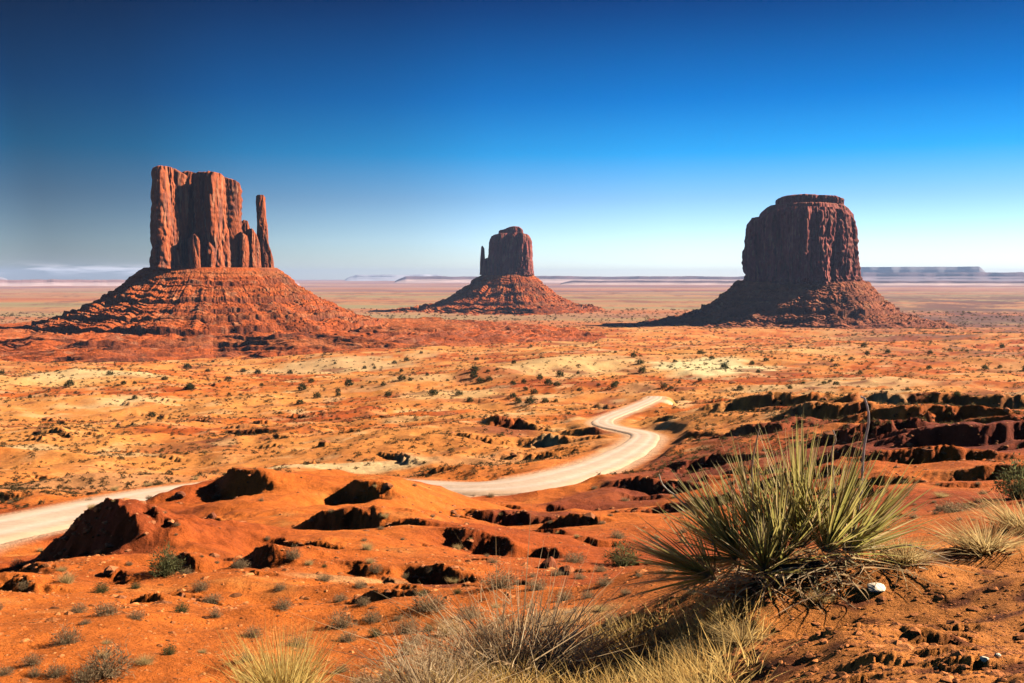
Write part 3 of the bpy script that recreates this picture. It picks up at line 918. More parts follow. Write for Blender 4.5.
# ------------------------------------------------------------------ far mesas and mountains on the skyline
def mesa(name, px0, px1, D, ytop, ybase, seed, col_top, col_face, jag=1.0, depth=3000, label=None):
    sc_ = D / F
    n = int((px1 - px0) * 1.6) + 10
    p = np.linspace(px0, px1, n)
    a = np.arctan((p - 512) / F)
    edge = np.clip(np.minimum(p - px0, px1 - p) / 12, 0, 1)
    nz_ = fbm(p / 26 + seed, p * 0 + seed, o=3)
    quant = .3 * np.round(nz_ * 3) / 3 + .2 * nz_
    top = (277 - (ytop + (ybase - ytop) * .25 * jag * -quant)) * sc_
    zb = -118.0
    top = zb + (top - zb) * edge ** .6
    ins = 1 + .010 * fbm(p / 30 + seed + 5, p * 0, o=2)
    rows = []; cols = []
    prof_ = [(0, 1.0, 0.0), (.35, .93, .3), (.62, .86, .62), (.66, .855, .66), (.95, .84, .93), (1.0, .835, 1), (1.0, 1.0, 0)]
    prof_ = [(-.03, 0), (.0, .04), (.22, .30), (.24, .42), (.46, .60), (.48, .80), (.52, 1.0), (1.0, 1.02)]
    for (dd, h_) in prof_:
        Dd = (D + dd * depth + 60 * perlin(p / 25 + seed, p * 0 + dd * 3) * sc_ / 15) * ins
        z_ = zb + (top - zb) * h_ if h_ > 0 else zb + 0 * top - 8
        rows.append(np.stack([Dd * np.sin(a), Dd * np.cos(a), z_], 1))
        f_ = np.clip(h_, 0, 1)
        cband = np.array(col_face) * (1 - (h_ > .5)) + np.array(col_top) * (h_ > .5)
        cc = np.tile(cband, (n, 1)) * (1 + .22 * fbm(p / 22 + seed, p * 0 + h_ * 7, o=2))[:, None]
        cols.append(cc)
    rows.append(rows[-1] * np.array([1, 1, 0]) + np.array([0, 0, zb - 8])); cols.append(cols[-1])
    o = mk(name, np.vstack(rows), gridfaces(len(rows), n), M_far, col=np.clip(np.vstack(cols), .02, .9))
    return tag(o, kind='structure')


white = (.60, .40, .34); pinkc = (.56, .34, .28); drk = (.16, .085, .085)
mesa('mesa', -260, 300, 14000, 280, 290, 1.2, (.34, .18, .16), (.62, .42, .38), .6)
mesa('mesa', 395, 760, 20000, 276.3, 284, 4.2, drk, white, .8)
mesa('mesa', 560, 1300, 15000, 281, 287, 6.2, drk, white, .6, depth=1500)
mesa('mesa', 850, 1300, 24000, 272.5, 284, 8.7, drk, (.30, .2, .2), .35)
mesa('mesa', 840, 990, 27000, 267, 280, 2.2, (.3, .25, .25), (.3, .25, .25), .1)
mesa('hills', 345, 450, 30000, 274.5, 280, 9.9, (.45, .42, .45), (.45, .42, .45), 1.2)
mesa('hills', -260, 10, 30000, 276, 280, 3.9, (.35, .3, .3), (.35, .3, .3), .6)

# ------------------------------------------------------------------ plants: mesh makers
def blades(n, base, tip_fn, width, segs=3, seed=0):
    """thin tapering strips. tip_fn(i, r)-> (base xyz, direction xyz, length, bend xyz, colour)"""
    r = np.random.default_rng(seed)
    Vs = []; Fs = []; Cs = []
    for i in range(n):
        b0, d, L, bend, c, wd = tip_fn(i, r)
        side_ = np.cross(d, [0, 0, 1.0]); s_ = np.linalg.norm(side_)
        if s_ < 1e-3: side_ = np.array([1.0, 0, 0])
        else: side_ = side_ / s_
        ang = r.uniform(0, pi)
        up = np.cross(side_, d); side_ = side_ * cos(ang) + up * sin(ang)
        o = len(Vs) if False else None
        for k_ in range(segs + 1):
            t = k_ / segs
            p = b0 + d * L * t + bend * L * t * t
            ww = wd * (1 - t) ** .8 * .5 + 1e-4
            Vs.append(p - side_ * ww); Vs.append(p + side_ * ww)
            Cs.append(c); Cs.append(c)
        q = i * (segs + 1) * 2
        for k_ in range(segs):
            Fs.append((q + 2 * k_, q + 2 * k_ + 1, q + 2 * k_ + 3, q + 2 * k_ + 2))
    return np.array(Vs), np.array(Fs), np.array(Cs)


def unit(v): return v / (np.linalg.norm(v) + 1e-9)


def shrub_mesh(seed, n=900, w=1.0, h=.6, c_lo=(.10, .07, .04), c_hi=(.30, .25, .12), up=.4, leaf=.02, twig=.35, curl=.12):
    """rounded desert shrub about w wide: stiff twigs from the root and small leaves out along them"""
    r0 = np.random.default_rng(seed)
    lob = r0.normal(size=(7, 3)); lob[:, 2] = np.abs(lob[:, 2])

    def fn(i, r):
        v = r.normal(size=3); v[2] = abs(v[2]) * .8 + up * r.random()
        v = unit(v)
        lump = 1 + .22 * sin(v[0] * 5 + seed) * cos(v[1] * 6 + seed * 2) + .12 * r.normal()
        ell = np.array([v[0] * w / 2, v[1] * w / 2, v[2] * h]) * lump
        c = np.array(c_lo) + (np.array(c_hi) - np.array(c_lo)) * r.random() ** 1.2
        if i < n * twig:
            L = np.linalg.norm(ell); return np.array([r.normal() * .04 * w, r.normal() * .04 * w, -.03]), unit(ell), L * r.uniform(.75, 1.08), r.normal(size=3) * curl, c * .8, .010 * w + .003
        t = r.uniform(.45, 1.0) ** .7
        p = ell * t
        d = unit(v + r.normal(size=3) * .7)
        return p, d, r.uniform(.05, .14) * w, r.normal(size=3) * max(.1, curl), c, leaf * w * r.uniform(.6, 1.4)
    return blades(n, None, fn, None, 2, seed)


def tuft_mesh(seed, n=500, w=1.0, h=.6, c_lo=(.46, .29, .10), c_hi=(.84, .57, .24), lean=.5, wd=.008):
    def fn(i, r):
        a = r.uniform(0, 2 * pi); rad = abs(r.normal()) * .14 * w
        b0 = np.array([cos(a) * rad, sin(a) * rad, -.02])
        d = unit(np.array([cos(a) * lean * r.random() + r.normal() * .16, sin(a) * lean * r.random() + r.normal() * .16, 1.0]))
        c = np.array(c_lo) + (np.array(c_hi) - np.array(c_lo)) * r.random()
        return b0, d, h * r.uniform(.45, 1.1), np.array([cos(a) * .25, sin(a) * .25, -.12]) * r.uniform(0, 1.3), c, wd * r.uniform(.6, 1.3)
    return blades(n, None, fn, None, 3, seed)


def rock_mesh(seed, sx=1, sy=.8, sz=.6, sub=2, colr=(.42, .14, .05)):
    import bmesh
    bm = bmesh.new(); bmesh.ops.create_icosphere(bm, subdivisions=sub + 1, radius=.5)
    P = np.array([v.co[:] for v in bm.verts]); Fc = np.array([[v.index for v in f.verts] for f in bm.faces]); bm.free()
    r = np.random.default_rng(seed)
    for q in range(9):      # cut flat facets
        n_ = unit(r.normal(size=3)); d_ = r.uniform(.28, .42)
        s_ = P @ n_; P = P - np.clip(s_ - d_, 0, None)[:, None] * n_
    P = P + (.04 * perlin(P[:, 0] * 5 + seed, P[:, 1] * 5, P[:, 2] * 5))[:, None] * P
    P = P * np.array([sx, sy, sz]) / .8
    c = np.ones((len(P), 3)) * np.array(colr)
    return P, Fc, c


def plant(name, data, loc, rz=0, s=1.0, label=None, cat='shrub', group=None, mesh=None, part='branches'):
    if mesh is None:
        o = mk(name, data[0], data[1], M_plant, col=data[2])
    else:
        o = bpy.data.objects.new(name, mesh); COL.objects.link(o)
    o.location = loc; o.rotation_euler = (0, 0, rz); o.scale = (s, s, s) if not isinstance(s, tuple) else s
    return tag(o, label, cat, group)


GREY_LO, GREY_HI = (.17, .10, .05), (.55, .38, .19)
protos = {
    'grey': [mk('desert_shrub', *shrub_mesh(20 + q, 1000, 1, .55, GREY_LO, GREY_HI)[:2], M_plant, col=shrub_mesh(20 + q, 1000, 1, .55, GREY_LO, GREY_HI)[2]).data for q in range(4)],
    'green': [mk('desert_shrub', *shrub_mesh(40 + q, 1100, 1, .75, (.07, .065, .025), (.24, .22, .08), leaf=.028)[:2], M_plant, col=shrub_mesh(40 + q, 1100, 1, .75, (.07, .065, .025), (.24, .22, .08), leaf=.028)[2]).data for q in range(3)],
    'straw': [mk('desert_shrub', *tuft_mesh(60 + q, 520, 1, .8, lean=.9, wd=.014)[:2], M_plant, col=tuft_mesh(60 + q, 520, 1, .8, lean=.9, wd=.014)[2]).data for q in range(3)],
    'juniper': [mk('desert_shrub', *shrub_mesh(80 + q, 420, 1, .75, (.035, .040, .016), (.10, .10, .040), leaf=.12, up=.7, twig=.08)[:2], M_plant, col=shrub_mesh(80 + q, 420, 1, .75, (.035, .040, .016), (.10, .10, .040), leaf=.12, up=.7, twig=.08)[2]).data for q in range(4)],
}
for o in list(COL.objects):
    if o.name.startswith('desert_shrub'):
        bpy.data.objects.remove(o)


def put(kind, px, py, wpx, label, group=None, name=None, cat='shrub', hs=1.0, d0=5.0):
    x, y, z, D = hit(px, py, d0)
    if wpx < 40 and D > 30:
        for _t in range(12):
            if ((RP - (x, y)) ** 2).sum(1).min() > 6.5 ** 2: break
            px += 9; py -= 3
            x, y, z, D = hit(px, py, d0)
    s = wpx * D / F
    nm = name or {'grey': 'desert_shrub', 'green': 'desert_shrub', 'straw': 'grass_tuft', 'juniper': 'juniper_tree'}[kind]
    me = R_.choice(protos[kind])
    return plant(nm, None, (x, y, z - .01 * s), R_.uniform(0, 6.28), (s, s, s * hs), label, cat, group, mesh=me)


# named shrubs of the foreground  (base px, base py, width px)
G1 = 'grey shrubs on the near slope'
NAMED = [
    ('grey', 107, 676, 52, 'grey-brown twiggy shrub at the bottom left beside its black shadow', 1.0),
    ('grey', 66, 644, 28, 'small grey shrub above the bottom left corner next to a little red gully', 1.1),
    ('grey', 107, 615, 26, 'low grey shrub below the long shadowed bank on the left', .9),
    ('green', 165, 575, 34, 'tall olive shrub growing in the shadowed gully of the left mounds', 1.1),
    ('straw', 67, 583, 16, 'pale round bush at the foot of the black shadowed bank', 1.0),
    ('grey', 253, 637, 22, 'grey shrub between the long tuft of yellow grass and the left edge shrubs', .9),
    ('grey', 293, 558, 18, 'grey shrub at the foot of the big shadowed cut in the middle mounds', 1.2),
    ('straw', 368, 550, 13, 'pale bush at the right end of the big shadowed cut', 1.1),
    ('grey', 342, 628, 28, 'grey shrub with a straw top right above the yellow grass tuft', 1.2),
    ('grey', 407, 633, 27, 'grey shrub standing upright left of the gully shrubs', 1.1),
    ('grey', 430, 610, 42, 'wide dark grey shrub below the dark rubble mound', .8),
    ('grey', 500, 588, 40, 'bare bluish twiggy shrub beside the red gully', .9),
    ('grey', 537, 590, 24, 'round pale shrub just left of the red boulder', .9),
    ('green', 623, 566, 36, 'bushy grey-green shrub alone on orange soil left of the yucca', .95),
    ('grey', 574, 562, 26, 'low grey shrub behind the red boulder', .7),
    ('grey', 618, 538, 18, 'small dark shrub above the bushy grey-green one', .8),
    ('grey', 470, 617, 30, 'low dark shrub at the left foot of the dry grass slope', .8),
    ('straw', 450, 634, 34, 'yellow grass clump between dark shrubs near the bottom middle', .7),
    ('grey', 415, 644, 30, 'dark brown shrub near the bottom, right of the yellow grass tuft', .7),
    ('grey', 565, 600, 22, 'small round shrub under the red boulder', .8),
    ('grey', 588, 598, 16, 'smallest round shrub under the red boulder', .9),
    ('grey', 955, 512, 38, 'long low dark shrub on the bare patch right of the yucca', .45),
    ('straw', 942, 497, 16, 'little yellow tuft on the bare patch right of the yucca', .5),
    ('green', 1018, 498, 40, 'dark green shrub at the right edge below the terraces', 1.2),
    ('straw', 985, 548, 90, 'wide pale grass clump on the crest at the right edge', .42),
    ('straw', 1030, 530, 90, 'tall pale grass clump cut by the right edge of the picture', .5),
    ('grey', 280, 590, 14, 'small grey shrub below the shadowed hollow in the mounds', 1.0),
]
for kd, px, py, wp, lab, hs in NAMED:
    put(kd, px, py, wp, lab, name='grass_tuft' if kd == 'straw' else None, cat='grass tuft' if kd == 'straw' else 'shrub', hs=hs)

# unnamed little shrubs of the near slope
spots = []
def free(px, py, dmin):
    for a, b_ in spots:
        if abs(a - px) < dmin * 1.6 and abs(b_ - py) < dmin * .8: return False
    return True
for n_ in NAMED: spots.append((n_[1], n_[2]))
cnt = 0
while cnt < 95:
    px = R_.uniform(-60, 700); py = R_.uniform(560, 690)
    if R_.random() < .35: px = R_.uniform(360, 640); py = R_.uniform(570, 640)
    if not free(px, py, 13): continue
    spots.append((px, py)); cnt += 1
    kd = R_.choice(['grey', 'grey', 'grey', 'straw', 'green'])
    wp = R_.uniform(9, 22) * (py - 430) / 170
    if kd == 'straw':
        put(kd, px, py, wp * .8, 'small straw-coloured grass tuft on the orange near slope', 'straw tufts on the near slope', 'grass_tuft', 'grass tuft', .6)
    elif kd == 'grey':
        put(kd, px, py, wp, 'small grey twiggy shrub on the orange near slope', 'little grey shrubs on the near slope', hs=R_.uniform(.7, 1.1))
    else:
        put(kd, px, py, wp * .8, 'small olive shrub on the orange near slope', 'little olive shrubs on the near slope', hs=R_.uniform(.6, 1))
cnt = 0
while cnt < 60:
    px = R_.uniform(-40, 700); py = R_.uniform(480, 565)
    if not free(px, py, 7): continue
    spots.append((px, py)); cnt += 1
    kd = R_.choice(['grey', 'straw', 'grey'])
    put(kd, px, py, R_.uniform(4, 10), 'tiny dry bush on the red mounds in front of the road', 'tiny bushes on the red mounds', hs=R_.uniform(.7, 1.1), d0=20)
cnt = 0
while cnt < 26:
    px = R_.uniform(880, 1060); py = R_.uniform(482, 522)
    if not free(px, py, 5): continue
    spots.append((px, py)); cnt += 1
    put('grey', px, py, R_.uniform(4, 10), 'tiny grey bush on the bare patch beyond the right-hand crest', 'tiny bushes beyond the right-hand crest', hs=.8, d0=9)

# dark junipers of the middle ground
JN = [(302, 388), (338, 390), (349, 384), (362, 386), (370, 381), (383, 384), (402, 378), (410, 379), (413, 368), (433, 393), (474, 376), (480, 381), (489, 379), (478, 388), (470, 400), (488, 370), (497, 368),
      (513, 383), (524, 381), (513, 396), (526, 388), (534, 392), (518, 401), (530, 402), (545, 401), (556, 400), (593, 390), (605, 394), (613, 393), (626, 392), (578, 372), (560, 375), (640, 362), (642, 371), (656, 392),
      (664, 386), (671, 387), (700, 352), (728, 360), (752, 362), (766, 359), (775, 357), (740, 388), (790, 387), (824, 382), (830, 380), (770, 392), (860, 372), (850, 358), (905, 362), (930, 352), (985, 368), (1000, 366),
      (228, 378), (208, 370), (165, 378), (110, 373), (118, 384), (187, 367), (335, 362), (243, 370), (258, 372), (290, 372), (300, 402), (317, 396), (280, 412), (70, 384), (30, 396), (135, 397), (152, 415)]
for q in range(70):
    JN.append((R_.uniform(-30, 1050), R_.uniform(345, 395)))
for (px, py) in JN:
    if 585 < px < 715 and 390 < py < 412: continue
    side_w = 'left of' if px < 620 else 'right of'
    put('juniper', px, py + 2, R_.choice([3.5, 4.5, 5.5, 7, 8, 10]) * (.55 + (py - 340) / 110), 'dark round juniper dotting the pale valley floor ' + side_w + ' the bend of the dirt road',
        'junipers ' + side_w + ' the road bend', 'juniper_tree', 'tree', R_.uniform(.75, 1.05), d0=60)

# ------------------------------------------------------------------ scrub too thick to count: one mesh
def scatter(name, n, region, base_data, size, kind_lab, cat, mat, colj=.3, seed=1, sink=.1, flat=1.0, maxd=3000, density=None):
    r = np.random.default_rng(seed)
    px = r.uniform(region[0], region[1], n)
    Dm = np.exp(r.uniform(math.log(region[2]), math.log(region[3]), n))
    if density is not None:
        a = np.arctan((px - 512) / F); x = Dm * np.sin(a); y = Dm * np.cos(a)
        keep = density(x, y, r); px, Dm = px[keep], Dm[keep]
    n = len(px)
    a = np.arctan((px - 512) / F); x = Dm * np.sin(a); y = Dm * np.cos(a); z = ground(x, y)
    s = size(Dm, r)
    Vb, Fb, Cb_ = base_data
    ang = r.uniform(0, 2 * pi, n)
    ca, sa = np.cos(ang)[:, None], np.sin(ang)[:, None]
    vx = (Vb[None, :, 0] * ca - Vb[None, :, 1] * sa) * s[:, None] + x[:, None]
    vy = (Vb[None, :, 0] * sa + Vb[None, :, 1] * ca) * s[:, None] + y[:, None]
    vz = Vb[None, :, 2] * s[:, None] * (flat * r.uniform(.7, 1.2, n))[:, None] + z[:, None] - sink * s[:, None]
    Vv = np.stack([vx, vy, vz], -1).reshape(-1, 3)
    Ff = (Fb[None] + (np.arange(n) * len(Vb))[:, None, None]).reshape(-1, Fb.shape[1])
    Cc = (Cb_[None] * (1 + colj * r.normal(size=(n, 1, 1)).clip(-2, 2))).reshape(-1, 3)
    o = mk(name, Vv, Ff, mat, col=np.clip(Cc, .01, .8))
    return tag(o, kind_lab, cat, kind='stuff')


def offroad(x, y, r):
    d = np.full(len(x), 1e9)
    for a, b_ in RP[::4]:
        d = np.minimum(d, (x - a) ** 2 + (y - b_) ** 2)
    return d > 7.5 ** 2


scr = shrub_mesh(101, 26, 1, .6, (.05, .035, .015), (.15, .10, .04), leaf=.5, twig=.0)
def dens_mid(x, y, r):
    n_ = fbm(x / 40, y / 40, o=3) + .3 * r.normal(size=len(x))
    return offroad(x, y, r) & (n_ > -.25)
scatter('desert_scrub', 44000, (-250, 1280, 90, 3600), scr, lambda D, r: (.35 + .0028 * D) * r.uniform(.4, 1.2, len(D)), 'low brown scrub speckling the valley floor', 'scrub', M_plant, seed=5, density=dens_mid)
rk = rock_mesh(5, 1, .8, .5, 0)
def dens_rock(x, y, r):
    n_ = fbm(x / 15 + 4, y / 15, o=3) + .25 * r.normal(size=len(x))
    return offroad(x, y, r) & (n_ > .1)
scatter('scattered_rocks', 12000, (-250, 1280, 14, 500), rk, lambda D, r: (.03 + .0022 * D) * np.exp(r.normal(size=len(D)) * .5), 'broken red rocks lying over the slopes', 'rocks', M_stone, seed=6, density=dens_rock)
def dens_cut(x, y, r):
    fi = np.interp(np.log(np.hypot(x, y)), LR, np.arange(NR)).astype(int); fj = np.interp(np.arctan2(x, y), AZ, np.arange(NC)).astype(int)
    return offroad(x, y, r) & (rockmask[fi, fj] + .25 * r.random(len(x)) > .42)
scatter('scattered_rocks', 60000, (-250, 1280, 14, 900), rk, lambda D, r: (.05 + .0032 * D) * np.exp(r.normal(size=len(D)) * .5), 'broken dark red rocks on the faces and feet of the cut banks', 'rocks', M_stone, seed=16, density=dens_cut)
# pebbles and clods near the camera on the knoll
peb = rock_mesh(9, 1, .8, .6, 0, (.50, .16, .045))
scatter('gravel', 24000, (520, 1300, 2.3, 8), peb, lambda D, r: .010 * np.exp(r.normal(size=len(D)) * .7), 'loose red gravel and clods on the near knoll', 'gravel', M_stone, seed=8, sink=.1, colj=.35)
scatter('gravel', 9000, (-250, 700, 5, 30), peb, lambda D, r: .0028 * D * np.exp(r.normal(size=len(D)) * .55), 'small stones strewn over the orange near slope', 'gravel', M_stone, seed=9, sink=.1, colj=.35)

# ------------------------------------------------------------------ boulders and the white stones
def boulder(px, py, wpx, label, col, seed, sz=.6, white=False, d0=2, nm='boulder', cat='rock'):
    x, y, z, D = hit(px, py, d0)
    s = wpx * D / F
    P, Fc, c = rock_mesh(seed, 1, .7, sz, 2 if wpx > 10 else 1, col)
    o = mk(nm, P * s, Fc, M_wstone if white else M_stone, col=c)
    o.location = (x, y, z + .12 * s); o.rotation_euler = (R_.uniform(-.2, .2), R_.uniform(-.2, .2), R_.uniform(0, 6))
    tag(o, label, cat)
boulder(566, 574, 20, 'red block of rock with a flat pale top lying on the orange slope', (.40, .12, .04), 31, .6)
boulder(548, 568, 20, 'darker red boulder at the edge of the gully left of the flat-topped block', (.30, .08, .03), 32, .8)
boulder(876, 590, 20, 'white stone on the red soil just right of the yucca', (.7, .6, .5), 33, .28, True, nm='white_stone', cat='stone')
boulder(984, 660, 8, 'left one of two small white pebbles at the bottom right', (.7, .6, .5), 34, .6, True, nm='white_pebble', cat='pebble')
boulder(998, 656, 7, 'right one of two small white pebbles at the bottom right', (.7, .6, .5), 35, .6, True, nm='white_pebble', cat='pebble')
boulder(212, 518, 10, 'dark knob of rock on top of the long shadowed bank at the left', (.24, .07, .03), 36, .9, d0=15)
boulder(180, 497, 9, 'dark knob of rock on the second mound, next to the pale road', (.24, .07, .03), 37, .9, d0=15)

# ------------------------------------------------------------------ dry grass
GX = []
def grass_field(n, seed):
    r = np.random.default_rng(seed)
    b = []
    while len(b) < n:
        px = r.uniform(330, 760); py = r.uniform(585, 740)
        lim = 640 - (px - 480) * .12 if px < 740 else 600
        dens = sst(640, 690, py + (px - 480) * .25) if px < 640 else sst(600, 640, py)
        if px > 690: dens *= (1 - sst(700, 775, px)) * sst(585, 600, py)
        if r.random() > dens: continue
        b.append((px, py))
    return b
pts = grass_field(420, 3)
Vs = []; Fs = []; Cs = []; off = 0
rg = np.random.default_rng(12)
for (px, py) in pts:
    x, y, z, D = hit(px, min(py, 760), 1.5)
    hgt = rg.uniform(.12, .26)
    v, f, c = tuft_mesh(int(rg.integers(1e6)), int(rg.integers(9, 26)), .35, hgt, (.66, .36, .09), (.95, .64, .22), lean=1.25, wd=.0055)
    v = v + np.array([x, y, z]); Vs.append(v); Fs.append(f + off); Cs.append(c * rg.uniform(.75, 1.1)); off += len(v)
go = mk('dry_grass', np.vstack(Vs), np.vstack(Fs), M_plant, col=np.vstack(Cs))
tag(go, 'pale golden dry grass covering the slope below the yucca', 'grass', kind='stuff')

x, y, z, D = hit(283, 700, 3)
v, f, c = tuft_mesh(77, 900, .75, .50, (.66, .42, .10), (.95, .68, .22), lean=.8, wd=.006)
plant('grass_tuft', (v, f, c), (x, y, z), 0, 1.0, 'big yellow tuft of dry grass at the bottom edge, left of the middle', 'grass tuft')
x, y, z, D = hit(520, 676, 3)
v, f, c = shrub_mesh(78, 3200, 1.05, .30, (.50, .28, .12), (.92, .66, .36), leaf=.006, twig=.35, curl=.5, up=.05)
plant('bare_shrub', (v, f, c), (x, y, z), 0, 1.0, 'wide tangled brown shrub at the bottom edge in the middle', 'shrub')
x, y, z, D = hit(430, 700, 3)
v, f, c = shrub_mesh(79, 1600, .7, .22, (.50, .28, .12), (.92, .66, .36), leaf=.006, twig=.45, curl=.5)
plant('bare_shrub', (v, f, c), (x, y, z), 0, 1.0, 'tangled brown shrub at the bottom edge, left of the widest one', 'shrub')

# ------------------------------------------------------------------ yucca
def strip(points, widths, fold=.35, side_=None):
    """V-folded tapering leaf along points"""
    P = np.array(points); n = len(P)
    d = np.gradient(P, axis=0); d /= np.linalg.norm(d, axis=1)[:, None]
    s_ = np.cross(d, side_); s_ /= np.linalg.norm(s_, axis=1)[:, None]
    nr_ = np.cross(s_, d)
    w_ = np.array(widths)[:, None] / 2
    L = P - s_ * w_ + nr_ * w_ * fold; Rr = P + s_ * w_ + nr_ * w_ * fold
    V_ = np.stack([L, P, Rr], 1).reshape(-1, 3)
    F_ = []
    for i in range(n - 1):
        a = i * 3
        F_ += [(a, a + 1, a + 4, a + 3), (a + 1, a + 2, a + 5, a + 4)]
    return V_, np.array(F_)


def rosette(n, axis, spread, Lr, seed, colmix=.85, wd=.0145, low=0.0, hemi=None):
    r = np.random.default_rng(seed)
    axis = unit(np.array(axis, float))
    Vs = []; Fs = []; Cs = []; o = 0
    for i in range(n):
        ang = spread * (i + .5) / n if True else 0
        ang = radians(ang) * r.uniform(.7, 1.2)
        phi = i * 2.39996 + r.normal() * .2
        t1 = unit(np.cross(axis, [0.3, 1, .1])); t2 = np.cross(axis, t1)
        d = unit(axis * cos(ang) + (t1 * cos(phi) + t2 * sin(phi)) * sin(ang))
        if d[2] < low - .25: d[2] = low - .25 + .1 * r.random(); d = unit(d)
        L = Lr * r.uniform(.72, 1.08) * (1 - .12 * ang)
        side_ = unit(np.cross(d, np.cross(axis, d) + r.normal(size=3) * .15) + 1e-4)
        nrm = unit(np.cross(np.cross(d, axis) + 1e-3, d)) + r.normal(size=3) * .2
        bend = r.normal(size=3) * .035 + np.array([0, 0, -.05 * sin(ang)])
        ts = np.linspace(0, 1, 7)
        p0 = d * .03 + axis * .05 * (1 - i / n)
        pts_ = [p0 + d * L * t + bend * L * t * t for t in ts]
        ww = wd * r.uniform(.75, 1.15) * np.array([.9, 1, .95, .8, .6, .35, .06])
        v, f = strip(pts_, ww, .45, unit(nrm))
        g_ = np.array([.42, .37, .06]) * r.uniform(.75, 1.3); y_ = np.array([.80, .58, .15]); dry = np.array([.74, .50, .22])
        m = r.random() ** 1.4 * colmix
        if r.random() < .20 + .25 * (ang > 1.0): m = 1; y_ = dry
        cc = g_ * (1 - m) + y_ * m
        tipc = np.repeat(ts, 3)[:, None] ** 2.5
        edge = np.tile([1, 0, 1], 7)[:, None] * .35
        c = cc[None] * (1 - tipc * .6) + np.array([.48, .34, .14]) * tipc * .6
        c = c * (1 - edge) + np.array([.50, .42, .18]) * edge
        base_ = np.clip(1 - np.repeat(ts, 3)[:, None] * 8, 0, 1); c = c * (1 - base_) + np.array([.5, .42, .26]) * base_
        Vs.append(v); Fs.append(f + o); Cs.append(c); o += len(v)
    return np.vstack(Vs), np.vstack(Fs), np.vstack(Cs)


def tube(P, rad, col, nseg=6):
    P = np.array(P, float); n = len(P); rad = np.broadcast_to(rad, (n,))
    d = np.gradient(P, axis=0); d /= np.linalg.norm(d, axis=1)[:, None]
    s_ = np.cross(d, [.1, 1, .05]); s_ /= np.linalg.norm(s_, axis=1)[:, None]; t_ = np.cross(d, s_)
    a = np.arange(nseg) * 2 * pi / nseg
    V_ = (P[:, None] + rad[:, None, None] * (s_[:, None] * np.cos(a)[None, :, None] + t_[:, None] * np.sin(a)[None, :, None])).reshape(-1, 3)
    return V_, gridfaces(n, nseg, True), np.tile(np.array(col), (len(V_), 1))


yx, yy_, yz, yD = hit(792, 578, 2)
print('yucca at', yx, yy_, yz, yD)
yr = empty('yucca', (yx, yy_, yz))
tag(yr, 'spiky green and straw-coloured yucca clump on the knoll in the right foreground', 'yucca')
kY = yD / F


def ros(px, py, ddepth, n, axis, spread, L, seed, **kw):
    v, f, c = rosette(n, axis, spread, L, seed, **kw)
    o = mk('leaf_rosette', v, f, M_yucca, yr, col=c)
    r = ray(px, py); d_ = yD + ddepth
    p = r * d_
    o.location = (p[0] - yx, p[1] - yy_, max(p[2] - yz, float(ground(p[0], p[1])[0]) - yz + .02))
    return o
ros(742, 562, .02, 165, (-.55, -.05, .75), 85, .56, 1)
ros(765, 558, .10, 105, (-.25, .05, .95), 60, .60, 11)
ros(825, 556, .05, 105, (.3, 0, .95), 60, .62, 12)
ros(800, 552, .10, 140, (.02, .1, 1), 66, .68, 2, colmix=.7)
ros(780, 566, -.05, 110, (-.05, -.15, .95), 64, .52, 14)
ros(716, 578, -.08, 95, (-.85, -.15, .40), 66, .52, 3)
ros(845, 556, .15, 105, (.65, .1, .7), 70, .56, 4)
ros(765, 575, -.15, 70, (-.2, -.5, .85), 62, .42, 5, colmix=.8)
# dead leaves hanging round the foot
r = np.random.default_rng(31)
Vs = []; Fs = []; Cs = []; o_ = 0
for i in range(480):
    px = r.uniform(715, 925); t_ = (px - 715) / 210
    py = 592 - 40 * t_ + r.normal() * 12
    dd = r.uniform(-.3, .3) if px < 850 else r.uniform(-.1, .7)
    p = ray(px, py) * (yD + dd)
    p[2] = max(float(ground(p[0], p[1])[0]) + r.uniform(0, .09) * (1 if px < 850 else .4), -9)
    d = unit(np.array([r.normal() + (t_ - .4), r.normal() * .8 - .2, r.normal() * .35 + .05]))
    L = r.uniform(.10, .34)
    bend = r.normal(size=3) * .45; bend[2] = -abs(bend[2]) * .6
    ts = np.linspace(0, 1, 6)
    pts_ = [p - np.array([yx, yy_, yz]) + d * L * q + bend * L * q * q for q in ts]
    v, f = strip(pts_, r.uniform(.004, .011) * np.array([1, 1, .85, .7, .45, .1]), .3, unit(r.normal(size=3)))
    c = np.array([.84, .50, .22]) * r.uniform(.6, 1.15) + np.array([0, .03, .04]) * r.random()
    Vs.append(v); Fs.append(f + o_); Cs.append(np.tile(c, (len(v), 1))); o_ += len(v)
mk('dead_leaves', np.vstack(Vs), np.vstack(Fs), M_yucca, yr, col=np.clip(np.vstack(Cs), .02, .75))
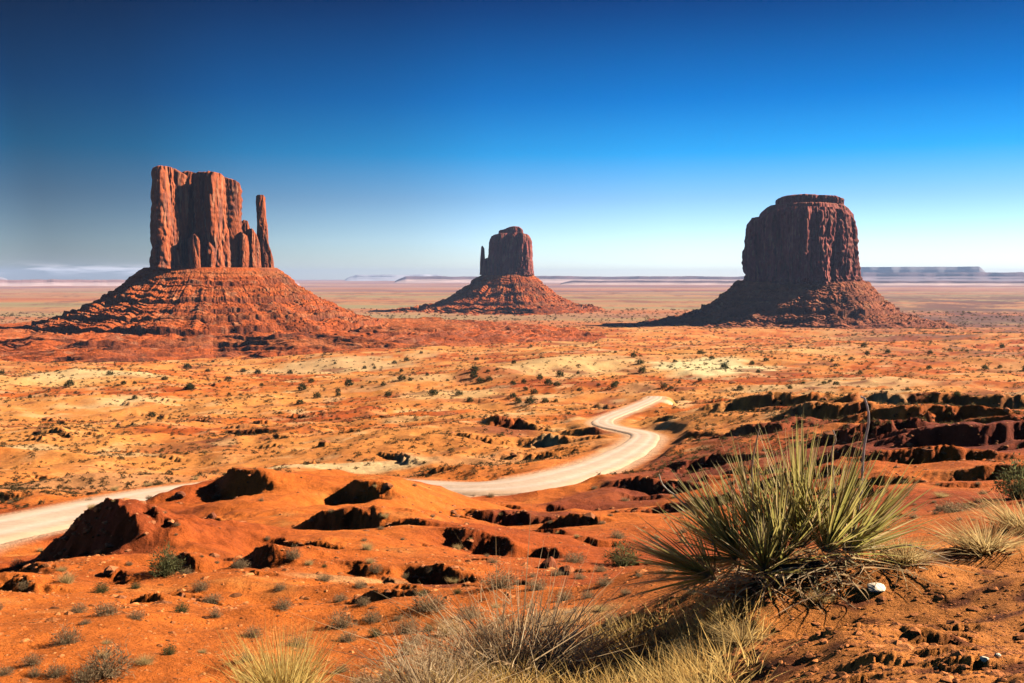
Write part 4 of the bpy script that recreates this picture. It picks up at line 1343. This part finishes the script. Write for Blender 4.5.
# dry flower stalks
def stalk(pp, dd, rad, col):
    P = []
    for (px, py) in pp:
        q = ray(px, py) * (yD + dd); P.append(q - np.array([yx, yy_, yz]))
    P = np.array(P); t = np.linspace(0, len(P) - 1, 40); P = spline(P, t)
    P += .004 * np.stack([perlin(t * 3, t * 0 + q) for q in (1.5, 2.5, 3.5)], 1)
    v, f, c = tube(P, rad * (1 + .35 * np.sin(t * 9) ** 2) * np.linspace(1.1, .6, 40), col)
    mk('flower_stalk', v, f, M_yucca, yr, col=c)
stalk([(848, 548), (860, 500), (864, 450), (869, 420), (866, 402), (861, 396)], .12, .0065, (.52, .40, .34))
stalk([(845, 550), (836, 500), (832, 455), (836, 440), (833, 430)], .05, .0045, (.52, .36, .24))
stalk([(722, 560), (700, 520), (680, 500), (664, 486), (659, 474)], -.02, .005, (.60, .46, .30))
stalk([(755, 520), (752, 470), (757, 440), (760, 428)], -.05, .0045, (.50, .34, .2))
stalk([(880, 552), (905, 545), (925, 550), (950, 560)], .15, .004, (.60, .46, .30))
# woody foot
v, f, c = tube([(-.22, 0, -.05), (-.12, .02, .03), (0, .02, .05), (.12, .05, .05), (.22, .1, .0)], [.03, .05, .055, .05, .03], (.14, .085, .05), 10)
mk('woody_stem', v, f, M_stone, yr, col=c)

# small straw plants growing beside the yucca
for (px, py, wp, lab) in [(742, 640, 60, 'straw grass tuft at the lower left foot of the yucca'), (700, 660, 60, 'straw grass tuft leaning over the yucca shadow'), (905, 560, 60, 'flattened straw grass trailing right from the yucca'), (820, 600, 30, 'small straw tuft under the middle of the yucca')]:
    put('straw', px, py, wp, lab, name='grass_tuft', cat='grass tuft', hs=.5, d0=2)

# ------------------------------------------------------------------ air
HAZE = True
if HAZE:
    hm = bpy.data.materials.new('haze_air'); hm.use_nodes = True
    n = hm.node_tree; n.nodes.clear()
    out = n.nodes.new('ShaderNodeOutputMaterial'); pv = n.nodes.new('ShaderNodeVolumePrincipled')
    pv.inputs['Color'].default_value = (.50, .64, .95, 1)
    pv.inputs['Density'].default_value = 2.1e-5
    pv.inputs['Anisotropy'].default_value = 0.0
    n.links.new(pv.outputs[0], out.inputs['Volume'])
    B_ = 43500.0; z0, z1 = float(Z.min()) - 20, 300.0
    hv = np.array([[sx * B_, sy * B_, zz] for zz in (z0, z1) for sx, sy in ((-1, -1), (1, -1), (1, 1), (-1, 1))])
    hf = np.array([(0, 3, 2, 1), (4, 5, 6, 7), (0, 1, 5, 4), (1, 2, 6, 5), (2, 3, 7, 6), (3, 0, 4, 7)])
    ho = mk('haze', hv, hf, hm)
    tag(ho, kind='stuff')
